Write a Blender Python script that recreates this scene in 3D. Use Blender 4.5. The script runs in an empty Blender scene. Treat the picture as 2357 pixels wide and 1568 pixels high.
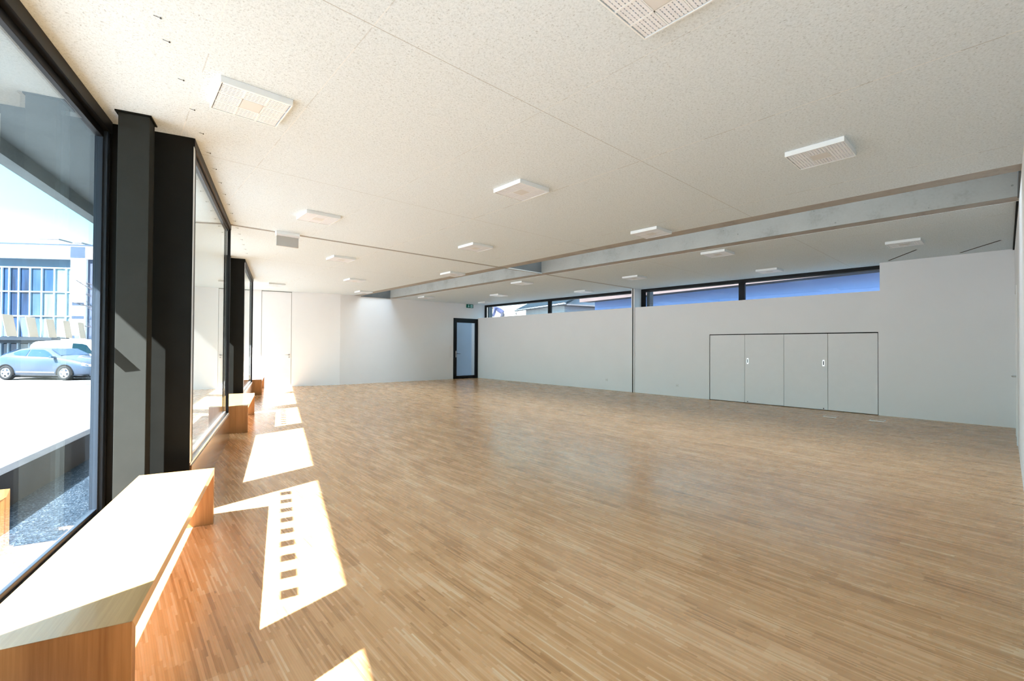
import bpy, bmesh, math, random
from mathutils import Vector, Matrix
random.seed(7)
SC = bpy.context.scene
COL = SC.collection
V = Vector
pi = math.pi

# ------------------------------------------------------------------ camera
H = 3.378                     # ceiling height
TH = 0.25402622               # the glazed facade is skewed by this angle
XR = 12.677                   # right wall
NF = V((math.cos(TH), -math.sin(TH), 0))   # facade normal, into the room
TF = V((math.sin(TH), math.cos(TH), 0))    # along the facade
psi, pit, rol, fpx = -0.7308445, 0.01135083, 0.00542696, 1030.1512
cam_d = bpy.data.cameras.new('camera')
cam = bpy.data.objects.new('camera', cam_d)
COL.objects.link(cam)


def cam_axes():
    def tr(w):
        c, s = math.cos(psi), math.sin(psi)
        X = w[0]*c + w[1]*s
        Z = -w[0]*s + w[1]*c
        Y = w[2]
        cp, sp = math.cos(pit), math.sin(pit)
        Y, Z = Y*cp - Z*sp, Y*sp + Z*cp
        cr, sr = math.cos(rol), math.sin(rol)
        X, Y = X*cr + Y*sr, -X*sr + Y*cr
        return (X, Y, Z)
    cols = [tr(e) for e in ((1, 0, 0), (0, 1, 0), (0, 0, 1))]
    right = V([c[0] for c in cols])
    up = V([c[1] for c in cols])
    fwd = V([c[2] for c in cols])
    return right, up, fwd


_r, _u, _f = cam_axes()
cam.matrix_world = Matrix(((_r.x, _u.x, -_f.x, 0), (_r.y, _u.y, -_f.y, 0), (_r.z, _u.z, -_f.z, 1.5), (0, 0, 0, 1)))
cam_d.sensor_width = 36.0
cam_d.lens = 36.0*fpx/2357.0
cam_d.clip_start = 0.02
cam_d.clip_end = 500
SC.camera = cam
RR = V((_r.x, _r.y, 0)).normalized()       # horizontal frame of the outdoor scene
FW = V((-RR.y, RR.x, 0))

# ------------------------------------------------------------------ light
EXPOSURE = 3.04
SUN = 9.0
SKY = 0.70
ZEN = 0.7
AZ, EL = math.radians(29.3), math.radians(44.7)
sun_dir = (NF*math.cos(AZ) + TF*math.sin(AZ))*math.cos(EL) - V((0, 0, math.sin(EL)))
sd = bpy.data.lights.new('sun', 'SUN')
sd.energy = SUN
sd.angle = math.radians(0.53)
sd.color = (1.0, 0.985, 0.985)
so = bpy.data.objects.new('sun', sd)
so.rotation_euler = sun_dir.to_track_quat('-Z', 'Y').to_euler()
so.location = (-20, -10, 25)
COL.objects.link(so)
world = bpy.data.worlds.new('sky')
SC.world = world
world.use_nodes = True
wn = world.node_tree
wn.nodes.clear()
w_o = wn.nodes.new('ShaderNodeOutputWorld')
w_b = wn.nodes.new('ShaderNodeBackground')
w_t = wn.nodes.new('ShaderNodeTexCoord')
w_s = wn.nodes.new('ShaderNodeSeparateXYZ')
w_r = wn.nodes.new('ShaderNodeValToRGB')
wn.links.new(w_t.outputs['Generated'], w_s.inputs[0])
wn.links.new(w_s.outputs['Z'], w_r.inputs[0])
wn.links.new(w_r.outputs[0], w_b.inputs[0])
wn.links.new(w_b.outputs[0], w_o.inputs[0])
cr = w_r.color_ramp
cr.elements[0].position = 0.0
cr.elements[0].color = (0.98, 1.0, 1.0, 1)
cr.elements[1].position = 1.0
cr.elements[1].color = (0.74, 0.86, 1.0, 1)
for p_, c_ in ((0.10, (0.78, 1.0, 1.0, 1)), (0.2, (0.34, 0.84, 1.0, 1)), (0.32, (0.24, 0.70, 0.98, 1)), (0.5, (0.60, 0.80, 1.0, 1))):
    e_ = cr.elements.new(p_)
    e_.color = c_
# hazy sky: brighter towards the zenith
w_m = wn.nodes.new('ShaderNodeMath')
w_m.operation = 'MULTIPLY_ADD'
w_p = wn.nodes.new('ShaderNodeMath')
w_p.operation = 'POWER'
w_p.inputs[1].default_value = 2.0
wn.links.new(w_s.outputs['Z'], w_p.inputs[0])
wn.links.new(w_p.outputs[0], w_m.inputs[0])
w_m.inputs[1].default_value = SKY*ZEN
w_m.inputs[2].default_value = SKY
wn.links.new(w_m.outputs[0], w_b.inputs['Strength'])
vs = SC.view_settings
SC.display_settings.display_device = 'sRGB'
vs.view_transform = 'Standard'
vs.look = 'None'
vs.exposure = EXPOSURE
vs.gamma = 1
vs.use_curve_mapping = False
cy = SC.cycles
cy.use_denoising = True
cy.max_bounces = 10
cy.diffuse_bounces = 5
cy.glossy_bounces = 5
cy.transparent_max_bounces = 16
cy.sample_clamp_indirect = 8
cy.caustics_refractive = False


def portal(center, xaxis, into, sx, sy):
    ld = bpy.data.lights.new('daylight_portal', 'AREA')
    ld.shape = 'RECTANGLE'
    ld.size, ld.size_y = sx, sy
    ld.cycles.is_portal = True
    o = bpy.data.objects.new('daylight_portal', ld)
    z = -V(into).normalized()
    x = V(xaxis).normalized()
    y = z.cross(x)
    o.matrix_world = Matrix(((x.x, y.x, z.x, center[0]), (x.y, y.y, z.y, center[1]), (x.z, y.z, z.z, center[2]), (0, 0, 0, 1)))
    COL.objects.link(o)


# ------------------------------------------------------------------ node helpers
class NT:
    def __init__(s, name):
        s.m = bpy.data.materials.new(name)
        s.m.use_nodes = True
        s.t = s.m.node_tree
        s.t.nodes.clear()
        s.out = s.t.nodes.new('ShaderNodeOutputMaterial')

    def n(s, typ, **kw):
        nd = s.t.nodes.new(typ)
        for k, v in kw.items():
            setattr(nd, k, v)
        return nd

    def put(s, sock, v):
        if isinstance(v, bpy.types.NodeSocket):
            s.t.links.new(v, sock)
        else:
            sock.default_value = v

    def math(s, op, a, b=0.0, c=0.0):
        nd = s.n('ShaderNodeMath', operation=op)
        s.put(nd.inputs[0], a)
        s.put(nd.inputs[1], b)
        s.put(nd.inputs[2], c)
        return nd.outputs[0]

    def mix(s, fac, a, b, blend='MIX'):
        nd = s.n('ShaderNodeMix', data_type='RGBA', blend_type=blend)
        s.put(nd.inputs[0], fac)
        s.put(nd.inputs[6], a)
        s.put(nd.inputs[7], b)
        return nd.outputs[2]

    def pos(s):
        g = s.n('ShaderNodeNewGeometry')
        return g.outputs['Position']

    def objco(s):
        return s.n('ShaderNodeTexCoord').outputs['Object']

    def xyz(s, v):
        nd = s.n('ShaderNodeSeparateXYZ')
        s.put(nd.inputs[0], v)
        return nd.outputs

    def vec(s, x, y, z):
        nd = s.n('ShaderNodeCombineXYZ')
        for i, q in enumerate((x, y, z)):
            s.put(nd.inputs[i], q)
        return nd.outputs[0]

    def noise(s, vec, scale, detail=3.0, rough=0.55):
        nd = s.n('ShaderNodeTexNoise')
        if vec is not None:
            s.put(nd.inputs['Vector'], vec)
        nd.inputs['Scale'].default_value = scale
        nd.inputs['Detail'].default_value = detail
        nd.inputs['Roughness'].default_value = rough
        return nd.outputs[0]

    def ramp(s, fac, stops):
        nd = s.n('ShaderNodeValToRGB')
        s.put(nd.inputs[0], fac)
        e = nd.color_ramp.elements
        e[0].position, e[0].color = stops[0][0], tuple(stops[0][1]) + (1,)
        e[1].position, e[1].color = stops[-1][0], tuple(stops[-1][1]) + (1,)
        for p, c in stops[1:-1]:
            q = e.new(p)
            q.color = tuple(c) + (1,)
        return nd.outputs[0]

    def princ(s, color, rough=0.5, metal=0.0, spec=0.5, bump=None, bstr=0.2, bdist=0.002, coat=0.0):
        p = s.n('ShaderNodeBsdfPrincipled')
        s.put(p.inputs['Base Color'], color if isinstance(color, bpy.types.NodeSocket) else tuple(color) + (1,))
        s.put(p.inputs['Roughness'], rough)
        s.put(p.inputs['Metallic'], metal)
        s.put(p.inputs['Specular IOR Level'], spec)
        s.put(p.inputs['Coat Weight'], coat)
        if bump is not None:
            b = s.n('ShaderNodeBump')
            b.inputs['Strength'].default_value = bstr
            b.inputs['Distance'].default_value = bdist
            s.put(b.inputs['Height'], bump)
            s.t.links.new(b.outputs[0], p.inputs['Normal'])
        s.t.links.new(p.outputs[0], s.out.inputs[0])
        return p


def plain(name, c, rough=0.5, metal=0.0, spec=0.5, var=0.04, scale=6.0, coat=0.0):
    t = NT(name)
    f = t.noise(t.objco(), scale)
    lo = tuple(max(0, x*(1-var)) for x in c)
    hi = tuple(min(1, x*(1+var)) for x in c)
    col = t.ramp(f, [(0.3, lo), (0.7, hi)])
    t.princ(col, rough, metal, spec, coat=coat)
    return t.m


M = {}
M['wall'] = plain('wall_paint', (0.79, 0.80, 0.81), 0.85, spec=0.2, var=0.012, scale=1.2)
M['white_door'] = plain('door_white', (0.79, 0.80, 0.81), 0.8, spec=0.2, var=0.01)
M['black_metal'] = plain('black_coated_metal', (0.009, 0.0095, 0.0085), 0.38, spec=0.10, var=0.1)
M['column_metal'] = plain('column_coated_metal', (0.029, 0.031, 0.0285), 0.5, spec=0.05, var=0.05)
M['return_grey'] = plain('grey_coated_metal', (0.16, 0.165, 0.165), 0.5, spec=0.2, var=0.05)
M['frame_black'] = plain('window_frame_black', (0.007, 0.007, 0.008), 0.42, spec=0.18, var=0.1)
M['frame_grey'] = plain('window_frame_grey', (0.022, 0.032, 0.046), 0.45, metal=0.0, spec=0.25, var=0.05)
M['aluminium'] = plain('brushed_aluminium', (0.72, 0.73, 0.75), 0.3, metal=0.9, var=0.04)
M['steel'] = plain('steel', (0.5, 0.5, 0.5), 0.3, metal=1.0, var=0.05)
M['dark_gap'] = plain('dark_gap', (0.012, 0.012, 0.012), 0.8, spec=0.1, var=0.1)
M['lum_white'] = plain('luminaire_white', (0.79, 0.84, 0.86), 0.4, spec=0.4, var=0.01)
M['lum_louvre'] = plain('luminaire_louvre', (0.77, 0.81, 0.86), 0.35, spec=0.5, var=0.01)
M['lum_panel'] = plain('luminaire_panel', (0.66, 0.67, 0.66), 0.5, var=0.02)
M['lum_back'] = plain('luminaire_back', (0.40, 0.415, 0.45), 0.5, var=0.02)
M['plastic_white'] = plain('plastic_white', (0.74, 0.74, 0.74), 0.4, var=0.01)
M['plastic_grey'] = plain('plastic_grey', (0.42, 0.42, 0.40), 0.5, var=0.02)
M['bronze'] = plain('bronze_anodised_sheet', (0.36, 0.27, 0.19), 0.16, metal=0.85, var=0.06)
def m_sticker():
    t = NT('sticker_film')
    n = t.noise(t.objco(), 8.0)
    col = t.ramp(n, [(0.3, (0.47, 0.50, 0.495)), (0.7, (0.51, 0.535, 0.53))])
    d = t.n('ShaderNodeBsdfDiffuse')
    q = t.n('ShaderNodeBsdfTranslucent')
    t.put(d.inputs[0], col)
    t.put(q.inputs[0], col)
    mx = t.n('ShaderNodeMixShader')
    mx.inputs[0].default_value = 0.35
    t.t.links.new(d.outputs[0], mx.inputs[1])
    t.t.links.new(q.outputs[0], mx.inputs[2])
    t.t.links.new(mx.outputs[0], t.out.inputs[0])
    return t.m


M['sticker'] = m_sticker()
M['rubber'] = plain('rubber', (0.02, 0.022, 0.024), 0.8, spec=0.2)
M['car_blue'] = plain('car_paint_blue', (0.05, 0.075, 0.12), 0.3, metal=0.25, spec=0.6, coat=0.6, var=0.02)
M['van_white'] = plain('van_paint_white', (0.85, 0.87, 0.88), 0.3, coat=0.5, var=0.01)
M['car_glass'] = plain('car_glass', (0.015, 0.05, 0.12), 0.06, spec=0.4, var=0.05)
M['van_glass'] = plain('van_glass', (0.005, 0.02, 0.03), 0.06, spec=0.35, var=0.05)
M['alloy'] = plain('alloy', (0.75, 0.77, 0.8), 0.3, metal=0.7, var=0.02)
M['lamp_lens'] = plain('lamp_lens', (0.85, 0.9, 0.92), 0.1, spec=0.8, var=0.02)
M['bld_white'] = plain('building_white_cladding', (0.85, 0.86, 0.87), 0.6, var=0.02, scale=0.6)
M['bld_soffit'] = plain('building_soffit', (0.05, 0.10, 0.16), 0.5, var=0.1, scale=0.8)
M['bld_frame'] = plain('building_curtain_frame', (0.30, 0.42, 0.52), 0.4, var=0.02)
M['bld_panel'] = plain('building_blue_panel', (0.03, 0.055, 0.10), 0.5, var=0.08)
M['bld_side'] = plain('building_side_wall', (0.07, 0.09, 0.15), 0.7, var=0.08, scale=1.5)
M['plaza'] = plain('plaza_paving', (0.20, 0.205, 0.21), 0.8, spec=0.2, var=0.05, scale=3)
M['kerb'] = plain('kerb_stone', (0.14, 0.17, 0.22), 0.8, spec=0.2, var=0.3, scale=4)
M['kerb_dark'] = plain('dark_low_bounce', (0.03, 0.03, 0.032), 0.8, spec=0.1)  # near-black, keeps bounced light off the hall ceiling
M['parapet'] = plain('low_wall_sheet', (0.035, 0.033, 0.035), 0.6, spec=0.3, var=0.3, scale=2)
M['bark'] = plain('bark', (0.05, 0.05, 0.06), 0.9, var=0.2)
M['neighbour_wall'] = plain('neighbour_render_skylit', (0.22, 0.32, 0.62), 0.8, spec=0.1, var=0.03, scale=1)  # grey-white wall; the blue skylight on it is put into its colour
M['slate'] = plain('roof_slate', (0.0015, 0.006, 0.011), 0.8, spec=0.08, var=0.35, scale=9)
M['gutter'] = plain('gutter_zinc', (0.06, 0.07, 0.085), 0.5, var=0.05)
M['gutter_dark'] = plain('gutter_bracket', (0.012, 0.012, 0.014), 0.5)
M['gable'] = plain('gable_wall', (0.20, 0.23, 0.30), 0.8, var=0.04)
M['soffit_dark'] = plain('roof_underside', (0.05, 0.05, 0.06), 0.8, var=0.15)
M['jacket'] = plain('jacket_blue', (0.0015, 0.006, 0.036), 0.8, var=0.25, scale=9)
M['trousers'] = plain('trousers_navy', (0.002, 0.004, 0.013), 0.9, var=0.3, scale=9)
M['skin'] = plain('skin', (0.07, 0.042, 0.032), 0.6)
M['hair'] = plain('hair_dark', (0.006, 0.006, 0.008), 0.7)
M['terrace'] = plain('terrace_ground', (0.75, 0.75, 0.74), 0.9, var=0.05)
M['hook_grey'] = plain('hook_grey', (0.09, 0.09, 0.085), 0.5)
M['sign_green'] = plain('sign_green', (0.0, 0.10, 0.07), 0.35, var=0.05)
M['sign_white'] = plain('sign_white', (0.45, 0.80, 0.78), 0.5, var=0.02)


def m_glass():
    t = NT('window_glass')
    lw = t.n('ShaderNodeLayerWeight')
    lw.inputs['Blend'].default_value = 0.5
    p5 = t.math('POWER', lw.outputs['Facing'], 3.2)
    f = t.math('MULTIPLY_ADD', p5, 0.92, 0.07)
    tr = t.n('ShaderNodeBsdfTransparent')
    ns = t.noise(t.objco(), 0.5)
    tr_c = t.ramp(ns, [(0.2, (0.905, 0.93, 0.935)), (0.8, (0.92, 0.94, 0.945))])
    t.put(tr.inputs[0], tr_c)
    gl = t.n('ShaderNodeBsdfGlossy')
    gl.inputs['Roughness'].default_value = 0.0
    gl.inputs['Color'].default_value = (0.97, 1, 0.99, 1)
    mx = t.n('ShaderNodeMixShader')
    t.put(mx.inputs[0], f)
    t.t.links.new(tr.outputs[0], mx.inputs[1])
    t.t.links.new(gl.outputs[0], mx.inputs[2])
    t.t.links.new(mx.outputs[0], t.out.inputs[0])
    return t.m


M['glass'] = m_glass()


def m_floor():
    t = NT('industrial_parquet')
    x, y, z = t.xyz(t.pos())
    # long thin oak lamellae laid along the room, in blocks
    def cells(w, L, seed):
        row = t.math('FLOOR', t.math('DIVIDE', x, w))
        wn1 = t.n('ShaderNodeTexWhiteNoise', noise_dimensions='2D')
        t.put(wn1.inputs['Vector'], t.vec(row, seed, 0.0))
        off = wn1.outputs['Value']
        yy = t.math('ADD', t.math('DIVIDE', y, L), t.math('MULTIPLY', off, 7.31))
        cell = t.math('FLOOR', yy)
        wn2 = t.n('ShaderNodeTexWhiteNoise', noise_dimensions='3D')
        t.put(wn2.inputs['Vector'], t.vec(row, cell, seed+3.7))
        fx = t.math('FRACT', t.math('DIVIDE', x, w))
        fy = t.math('FRACT', yy)
        return wn2.outputs['Value'], fx, fy
    v1, fx1, fy1 = cells(0.0105, 0.30, 1.0)
    v2, fx2, fy2 = cells(0.1, 0.42, 9.0)
    g = t.noise(t.vec(t.math('MULTIPLY', x, 160.0), t.math('MULTIPLY', y, 5.0), 0.0), 1.0, 3.0)
    big = t.noise(t.pos(), 0.55, 2.0)
    a = t.math('MULTIPLY', v1, 0.42)
    a = t.math('MULTIPLY_ADD', v2, 0.26, a)
    a = t.math('MULTIPLY_ADD', g, 0.30, a)
    a = t.math('MULTIPLY_ADD', big, 0.06, a)
    col = t.ramp(a, [(0.16, (0.31, 0.147, 0.058)), (0.30, (0.47, 0.245, 0.100)), (0.48, (0.58, 0.322, 0.143)),
                     (0.70, (0.64, 0.372, 0.180)), (0.88, (0.75, 0.54, 0.33))])
    # thin dark joint between lamellae
    jx = t.math('LESS_THAN', t.math('ABSOLUTE', t.math('SUBTRACT', fx1, 0.5)), 0.47)
    col = t.mix(t.math('MULTIPLY', t.math('SUBTRACT', 1.0, jx), 0.4), col, (0.16, 0.08, 0.035, 1))
    rough = t.math('MULTIPLY_ADD', v1, 0.08, 0.22)
    t.princ(col, rough, spec=0.58)
    return t.m


M['floor'] = m_floor()


def m_ceiling():
    t = NT('wood_wool_ceiling')
    p = t.pos()
    x, y, z = t.xyz(p)
    n1 = t.noise(p, 55.0, 4.0, 0.7)
    n2 = t.noise(t.vec(t.math('MULTIPLY', x, 1.0), t.math('MULTIPLY', y, 0.6), 0.0), 120.0, 2.0, 0.6)
    n3 = t.noise(p, 1.3, 3.0)
    f = t.math('MULTIPLY_ADD', n2, 0.5, t.math('MULTIPLY', n1, 0.6))
    col = t.ramp(f, [(0.36, (0.345, 0.385, 0.395)), (0.46, (0.58, 0.66, 0.70)), (0.56, (0.66, 0.745, 0.79)), (0.74, (0.73, 0.81, 0.86))])
    col = t.mix(t.math('MULTIPLY', n3, 0.14), col, (0.605, 0.68, 0.71, 1))
    # butt joints between boards
    def nearest(c, xs):
        d = None
        for q in xs:
            e = t.math('ABSOLUTE', t.math('SUBTRACT', c, q))
            d = e if d is None else t.math('MINIMUM', d, e)
        return d
    dx = nearest(x, (-0.65, 0.45, 1.13, 2.55, 3.9785, 6.185, 9.3, 10.9))
    dy = nearest(y, (2.495, 5.335, 11.02, 13.87))
    lx = t.math('LESS_THAN', dx, 0.0035)
    ly = t.math('LESS_THAN', dy, 0.003)
    dash = t.math('GREATER_THAN', t.noise(t.vec(0.0, t.math('MULTIPLY', y, 1.0), 0.0), 3.2, 1.0), 0.47)
    jl = t.mix(dash, (0.34, 0.32, 0.28, 1), (0.86, 0.85, 0.81, 1))
    col = t.mix(t.math('MULTIPLY', lx, t.math('MULTIPLY_ADD', t.math('GREATER_THAN', x, 3.0), 0.35, 0.3)), col, jl)
    col = t.mix(t.math('MULTIPLY', ly, 0.6), col, (0.28, 0.26, 0.22, 1))
    t.princ(col, 0.9, spec=0.12, bump=f, bstr=0.35, bdist=0.004)
    return t.m


M['ceiling'] = m_ceiling()


def m_concrete(name, c, scale=2.0, holes=True):
    t = NT(name)
    p = t.pos()
    n1 = t.noise(p, scale, 5.0, 0.65)
    n2 = t.noise(p, 30.0, 3.0)
    f = t.math('MULTIPLY_ADD', n2, 0.25, t.math('MULTIPLY', n1, 0.8))
    lo = tuple(q*0.72 for q in c)
    hi = tuple(min(1, q*1.12) for q in c)
    col = t.ramp(f, [(0.3, lo), (0.5, c), (0.75, hi)])
    if holes:
        vo = t.n('ShaderNodeTexVoronoi')
        t.put(vo.inputs['Vector'], p)
        vo.inputs['Scale'].default_value = 5.0
        sp = t.math('LESS_THAN', vo.outputs['Distance'], 0.06)
        col = t.mix(t.math('MULTIPLY', sp, 0.55), col, tuple(q*0.4 for q in c) + (1,))
    t.princ(col, 0.75, spec=0.25, bump=f, bstr=0.2)
    return t.m


M['concrete'] = m_concrete('fair_faced_concrete', (0.28, 0.27, 0.245))
M['concrete_lip'] = m_concrete('concrete_lip', (0.37, 0.35, 0.32), 3.0, False)
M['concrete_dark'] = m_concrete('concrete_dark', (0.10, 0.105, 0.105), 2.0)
M['concrete_blue'] = m_concrete('concrete_outdoor', (0.105, 0.13, 0.16), 1.3)
M['soffit'] = m_concrete('overhang_concrete', (0.20, 0.235, 0.245), 1.0, False)
M['pink'] = m_concrete('pink_fascia_board', (0.058, 0.044, 0.044), 2.2)


def m_wood(name, dark, light, axis, rough=0.38, coat=0.0):
    t = NT(name)
    x, y, z = t.xyz(t.objco())
    # grain runs along `axis` (0: across bench, 1: along the bench, 2: upright)
    k = [70.0, 70.0, 70.0]
    k[axis] = 2.2
    v = t.vec(t.math('MULTIPLY', x, k[0]), t.math('MULTIPLY', y, k[1]), t.math('MULTIPLY', z, k[2]))
    n = t.noise(v, 1.0, 4.0, 0.6)
    k2 = [7.0, 7.0, 7.0]
    k2[axis] = 0.05
    b = t.noise(t.vec(t.math('MULTIPLY', x, k2[0]), t.math('MULTIPLY', y, k2[1]), t.math('MULTIPLY', z, k2[2])), 1.0, 1.0)
    f = t.math('MULTIPLY_ADD', b, 0.45, t.math('MULTIPLY', n, 0.6))
    mid = tuple((a+c)/2 for a, c in zip(dark, light))
    col = t.ramp(f, [(0.32, dark), (0.52, mid), (0.72, light)])
    t.princ(col, rough, spec=0.5, coat=coat)
    return t.m


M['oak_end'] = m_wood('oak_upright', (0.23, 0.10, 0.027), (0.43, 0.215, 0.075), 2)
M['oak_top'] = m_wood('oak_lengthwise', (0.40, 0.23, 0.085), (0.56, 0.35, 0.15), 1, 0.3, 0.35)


def m_gravel():
    t = NT('blue_grey_gravel')
    vo = t.n('ShaderNodeTexVoronoi')
    t.put(vo.inputs['Vector'], t.pos())
    vo.inputs['Scale'].default_value = 75.0
    wn_ = t.n('ShaderNodeTexWhiteNoise')
    t.put(wn_.inputs['Vector'], vo.outputs['Position'])
    n = t.noise(t.pos(), 2.0)
    f = t.math('MULTIPLY_ADD', n, 0.3, t.math('MULTIPLY', wn_.outputs['Value'], 0.75))
    col = t.ramp(f, [(0.1, (0.005, 0.012, 0.022)), (0.45, (0.018, 0.036, 0.058)), (0.75, (0.042, 0.068, 0.098)), (0.95, (0.14, 0.175, 0.21))])
    t.princ(col, 0.8, spec=0.2, bump=vo.outputs['Distance'], bstr=0.6, bdist=0.01)
    return t.m


M['gravel'] = m_gravel()


def m_curtain_glass():
    t = NT('curtain_wall_glass')
    o = t.n('ShaderNodeObjectInfo')
    x, y, z = t.xyz(t.objco())
    n = t.noise(t.vec(t.math('MULTIPLY', x, 3.0), 0.0, t.math('MULTIPLY', z, 0.25)), 1.0, 3.0)
    f = t.math('MULTIPLY_ADD', o.outputs['Random'], 0.5, t.math('MULTIPLY', n, 0.6))
    col = t.ramp(f, [(0.25, (0.008, 0.018, 0.045)), (0.48, (0.016, 0.05, 0.13)), (0.66, (0.045, 0.09, 0.14)), (0.85, (0.14, 0.21, 0.25))])
    t.princ(col, 0.08, spec=0.5)
    return t.m


M['curtain_glass'] = m_curtain_glass()
M['curtain_pale'] = plain('curtain_wall_pale_glass', (0.15, 0.24, 0.28), 0.15, spec=0.5, var=0.15, scale=1.0)


def m_corrugated():
    t = NT('white_corrugated_sheet')
    n = t.noise(t.objco(), 4.0)
    col = t.ramp(n, [(0.3, (0.20, 0.215, 0.23)), (0.7, (0.25, 0.265, 0.28))])
    t.princ(col, 0.5, spec=0.3)
    return t.m


M['corrugated'] = m_corrugated()


# ------------------------------------------------------------------ mesh helpers
class MB:
    def __init__(s):
        s.bm = bmesh.new()

    def hexa(s, pts, mi=0):
        vs_ = [s.bm.verts.new(p) for p in pts]
        for f in ((0, 3, 2, 1), (4, 5, 6, 7), (0, 1, 5, 4), (1, 2, 6, 5), (2, 3, 7, 6), (3, 0, 4, 7)):
            fc = s.bm.faces.new([vs_[i] for i in f])
            fc.material_index = mi
        return s

    def box(s, x0, x1, y0, y1, z0, z1, mi=0):
        return s.hexa([(x0, y0, z0), (x1, y0, z0), (x1, y1, z0), (x0, y1, z0), (x0, y0, z1), (x1, y0, z1), (x1, y1, z1), (x0, y1, z1)], mi)

    def fbox(s, n0, n1, t0, t1, z0, z1, mi=0):          # box in the facade's own frame
        return s.abox(V((0, 0, 0)), NF, TF, n0, n1, t0, t1, z0, z1, mi)

    def abox(s, o, ax, ay, x0, x1, y0, y1, z0, z1, mi=0):
        P = lambda x, y, z: o + ax*x + ay*y + V((0, 0, z))
        return s.hexa([P(x0, y0, z0), P(x1, y0, z0), P(x1, y1, z0), P(x0, y1, z0), P(x0, y0, z1), P(x1, y0, z1), P(x1, y1, z1), P(x0, y1, z1)], mi)

    def prism(s, pts, z0, z1, mi=0):
        a = [s.bm.verts.new((p[0], p[1], z0)) for p in pts]
        b = [s.bm.verts.new((p[0], p[1], z1)) for p in pts]
        n = len(pts)
        for f in ([a[i] for i in reversed(range(n))], b):
            s.bm.faces.new(f).material_index = mi
        for i in range(n):
            s.bm.faces.new((a[i], a[(i+1) % n], b[(i+1) % n], b[i])).material_index = mi
        return s

    def plate(s, o, ax, ay, az, pts, th, mi=0):         # flat outline extruded by th along az
        a = [s.bm.verts.new(o + ax*p[0] + ay*p[1]) for p in pts]
        b = [s.bm.verts.new(o + ax*p[0] + ay*p[1] + az*th) for p in pts]
        n = len(pts)
        s.bm.faces.new(list(reversed(a))).material_index = mi
        s.bm.faces.new(b).material_index = mi
        for i in range(n):
            s.bm.faces.new((a[i], a[(i+1) % n], b[(i+1) % n], b[i])).material_index = mi
        return s

    def tube(s, path, r, seg=10, mi=0):
        path = [V(p) for p in path]
        rr = r if isinstance(r, (list, tuple)) else [r]*len(path)
        rings = []
        for i, p in enumerate(path):
            d = (path[min(i+1, len(path)-1)] - path[max(i-1, 0)]).normalized()
            u = d.orthogonal().normalized() if abs(d.z) > 0.95 else V((0, 0, 1)).cross(d).normalized()
            w = d.cross(u)
            rings.append([s.bm.verts.new(p + (u*math.cos(a) + w*math.sin(a))*rr[i]) for a in [2*pi*k/seg for k in range(seg)]])
        for a, b in zip(rings, rings[1:]):
            for k in range(seg):
                f = s.bm.faces.new((a[k], a[(k+1) % seg], b[(k+1) % seg], b[k]))
                f.material_index = mi
                f.smooth = True
        s.bm.faces.new(list(reversed(rings[0]))).material_index = mi
        s.bm.faces.new(rings[-1]).material_index = mi
        return s

    def lathe(s, o, axis, prof, seg=28, mi=0, closed=False):   # prof: (radius, height along axis)
        axis = V(axis).normalized()
        u = axis.orthogonal().normalized()
        w = axis.cross(u)
        rings = [[s.bm.verts.new(V(o) + axis*h + (u*math.cos(2*pi*k/seg) + w*math.sin(2*pi*k/seg))*r) for k in range(seg)] for r, h in prof]
        pairs = list(zip(rings, rings[1:])) + ([(rings[-1], rings[0])] if closed else [])
        for a, b in pairs:
            for k in range(seg):
                f = s.bm.faces.new((a[k], a[(k+1) % seg], b[(k+1) % seg], b[k]))
                f.material_index = mi
                f.smooth = True
        if not closed:
            s.bm.faces.new(list(reversed(rings[0]))).material_index = mi
            s.bm.faces.new(rings[-1]).material_index = mi
        return s


def obj(name, mb, m, parent=None, bevel=0.0, label=None):
    bmesh.ops.recalc_face_normals(mb.bm, faces=mb.bm.faces)
    if parent is not None:
        off = world_loc(parent)
        bmesh.ops.translate(mb.bm, verts=mb.bm.verts, vec=-off)
    me = bpy.data.meshes.new(name)
    mb.bm.to_mesh(me)
    mb.bm.free()
    for q in (m if isinstance(m, (list, tuple)) else [m]):
        me.materials.append(M[q])
    o = bpy.data.objects.new(name, me)
    COL.objects.link(o)
    if parent is not None:
        o.parent = parent
    if bevel > 0:
        b = o.modifiers.new('bevel', 'BEVEL')
        b.width = bevel
        b.segments = 2
        b.limit_method = 'ANGLE'
    if label:
        o['label'] = label
    return o


def world_loc(o):
    v = V((0, 0, 0))
    while o is not None:
        v = v + V(o.location)
        o = o.parent
    return v


def tag(o, label, cat, group=None, kind=None):
    o['label'] = label
    o['category'] = cat
    if group:
        o['group'] = group
    if kind:
        o['kind'] = kind
    return o


def thing(name, loc, label, cat, group=None, kind=None):
    o = bpy.data.objects.new(name, None)
    o.empty_display_size = 0.1
    o.location = loc
    COL.objects.link(o)
    return tag(o, label, cat, group, kind)


def struct(name, mb, m, label, cat, bevel=0.0):
    return tag(obj(name, mb, m, None, bevel), label, cat, kind='structure')


def dup(root, loc, label=None):
    def cp(o, parent):
        c = o.copy()
        COL.objects.link(c)
        if parent is not None:
            c.parent = parent
            c.matrix_parent_inverse = o.matrix_parent_inverse.copy()
        for ch in list(o.children):
            if ch.name not in new:
                cp(ch, c)
        return c
    new = set()
    r = cp(root, None)
    r.location = loc
    if label:
        r['label'] = label
    return r


def FP(n, t, z=0.0):
    return NF*n + TF*t + V((0, 0, z))


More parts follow.
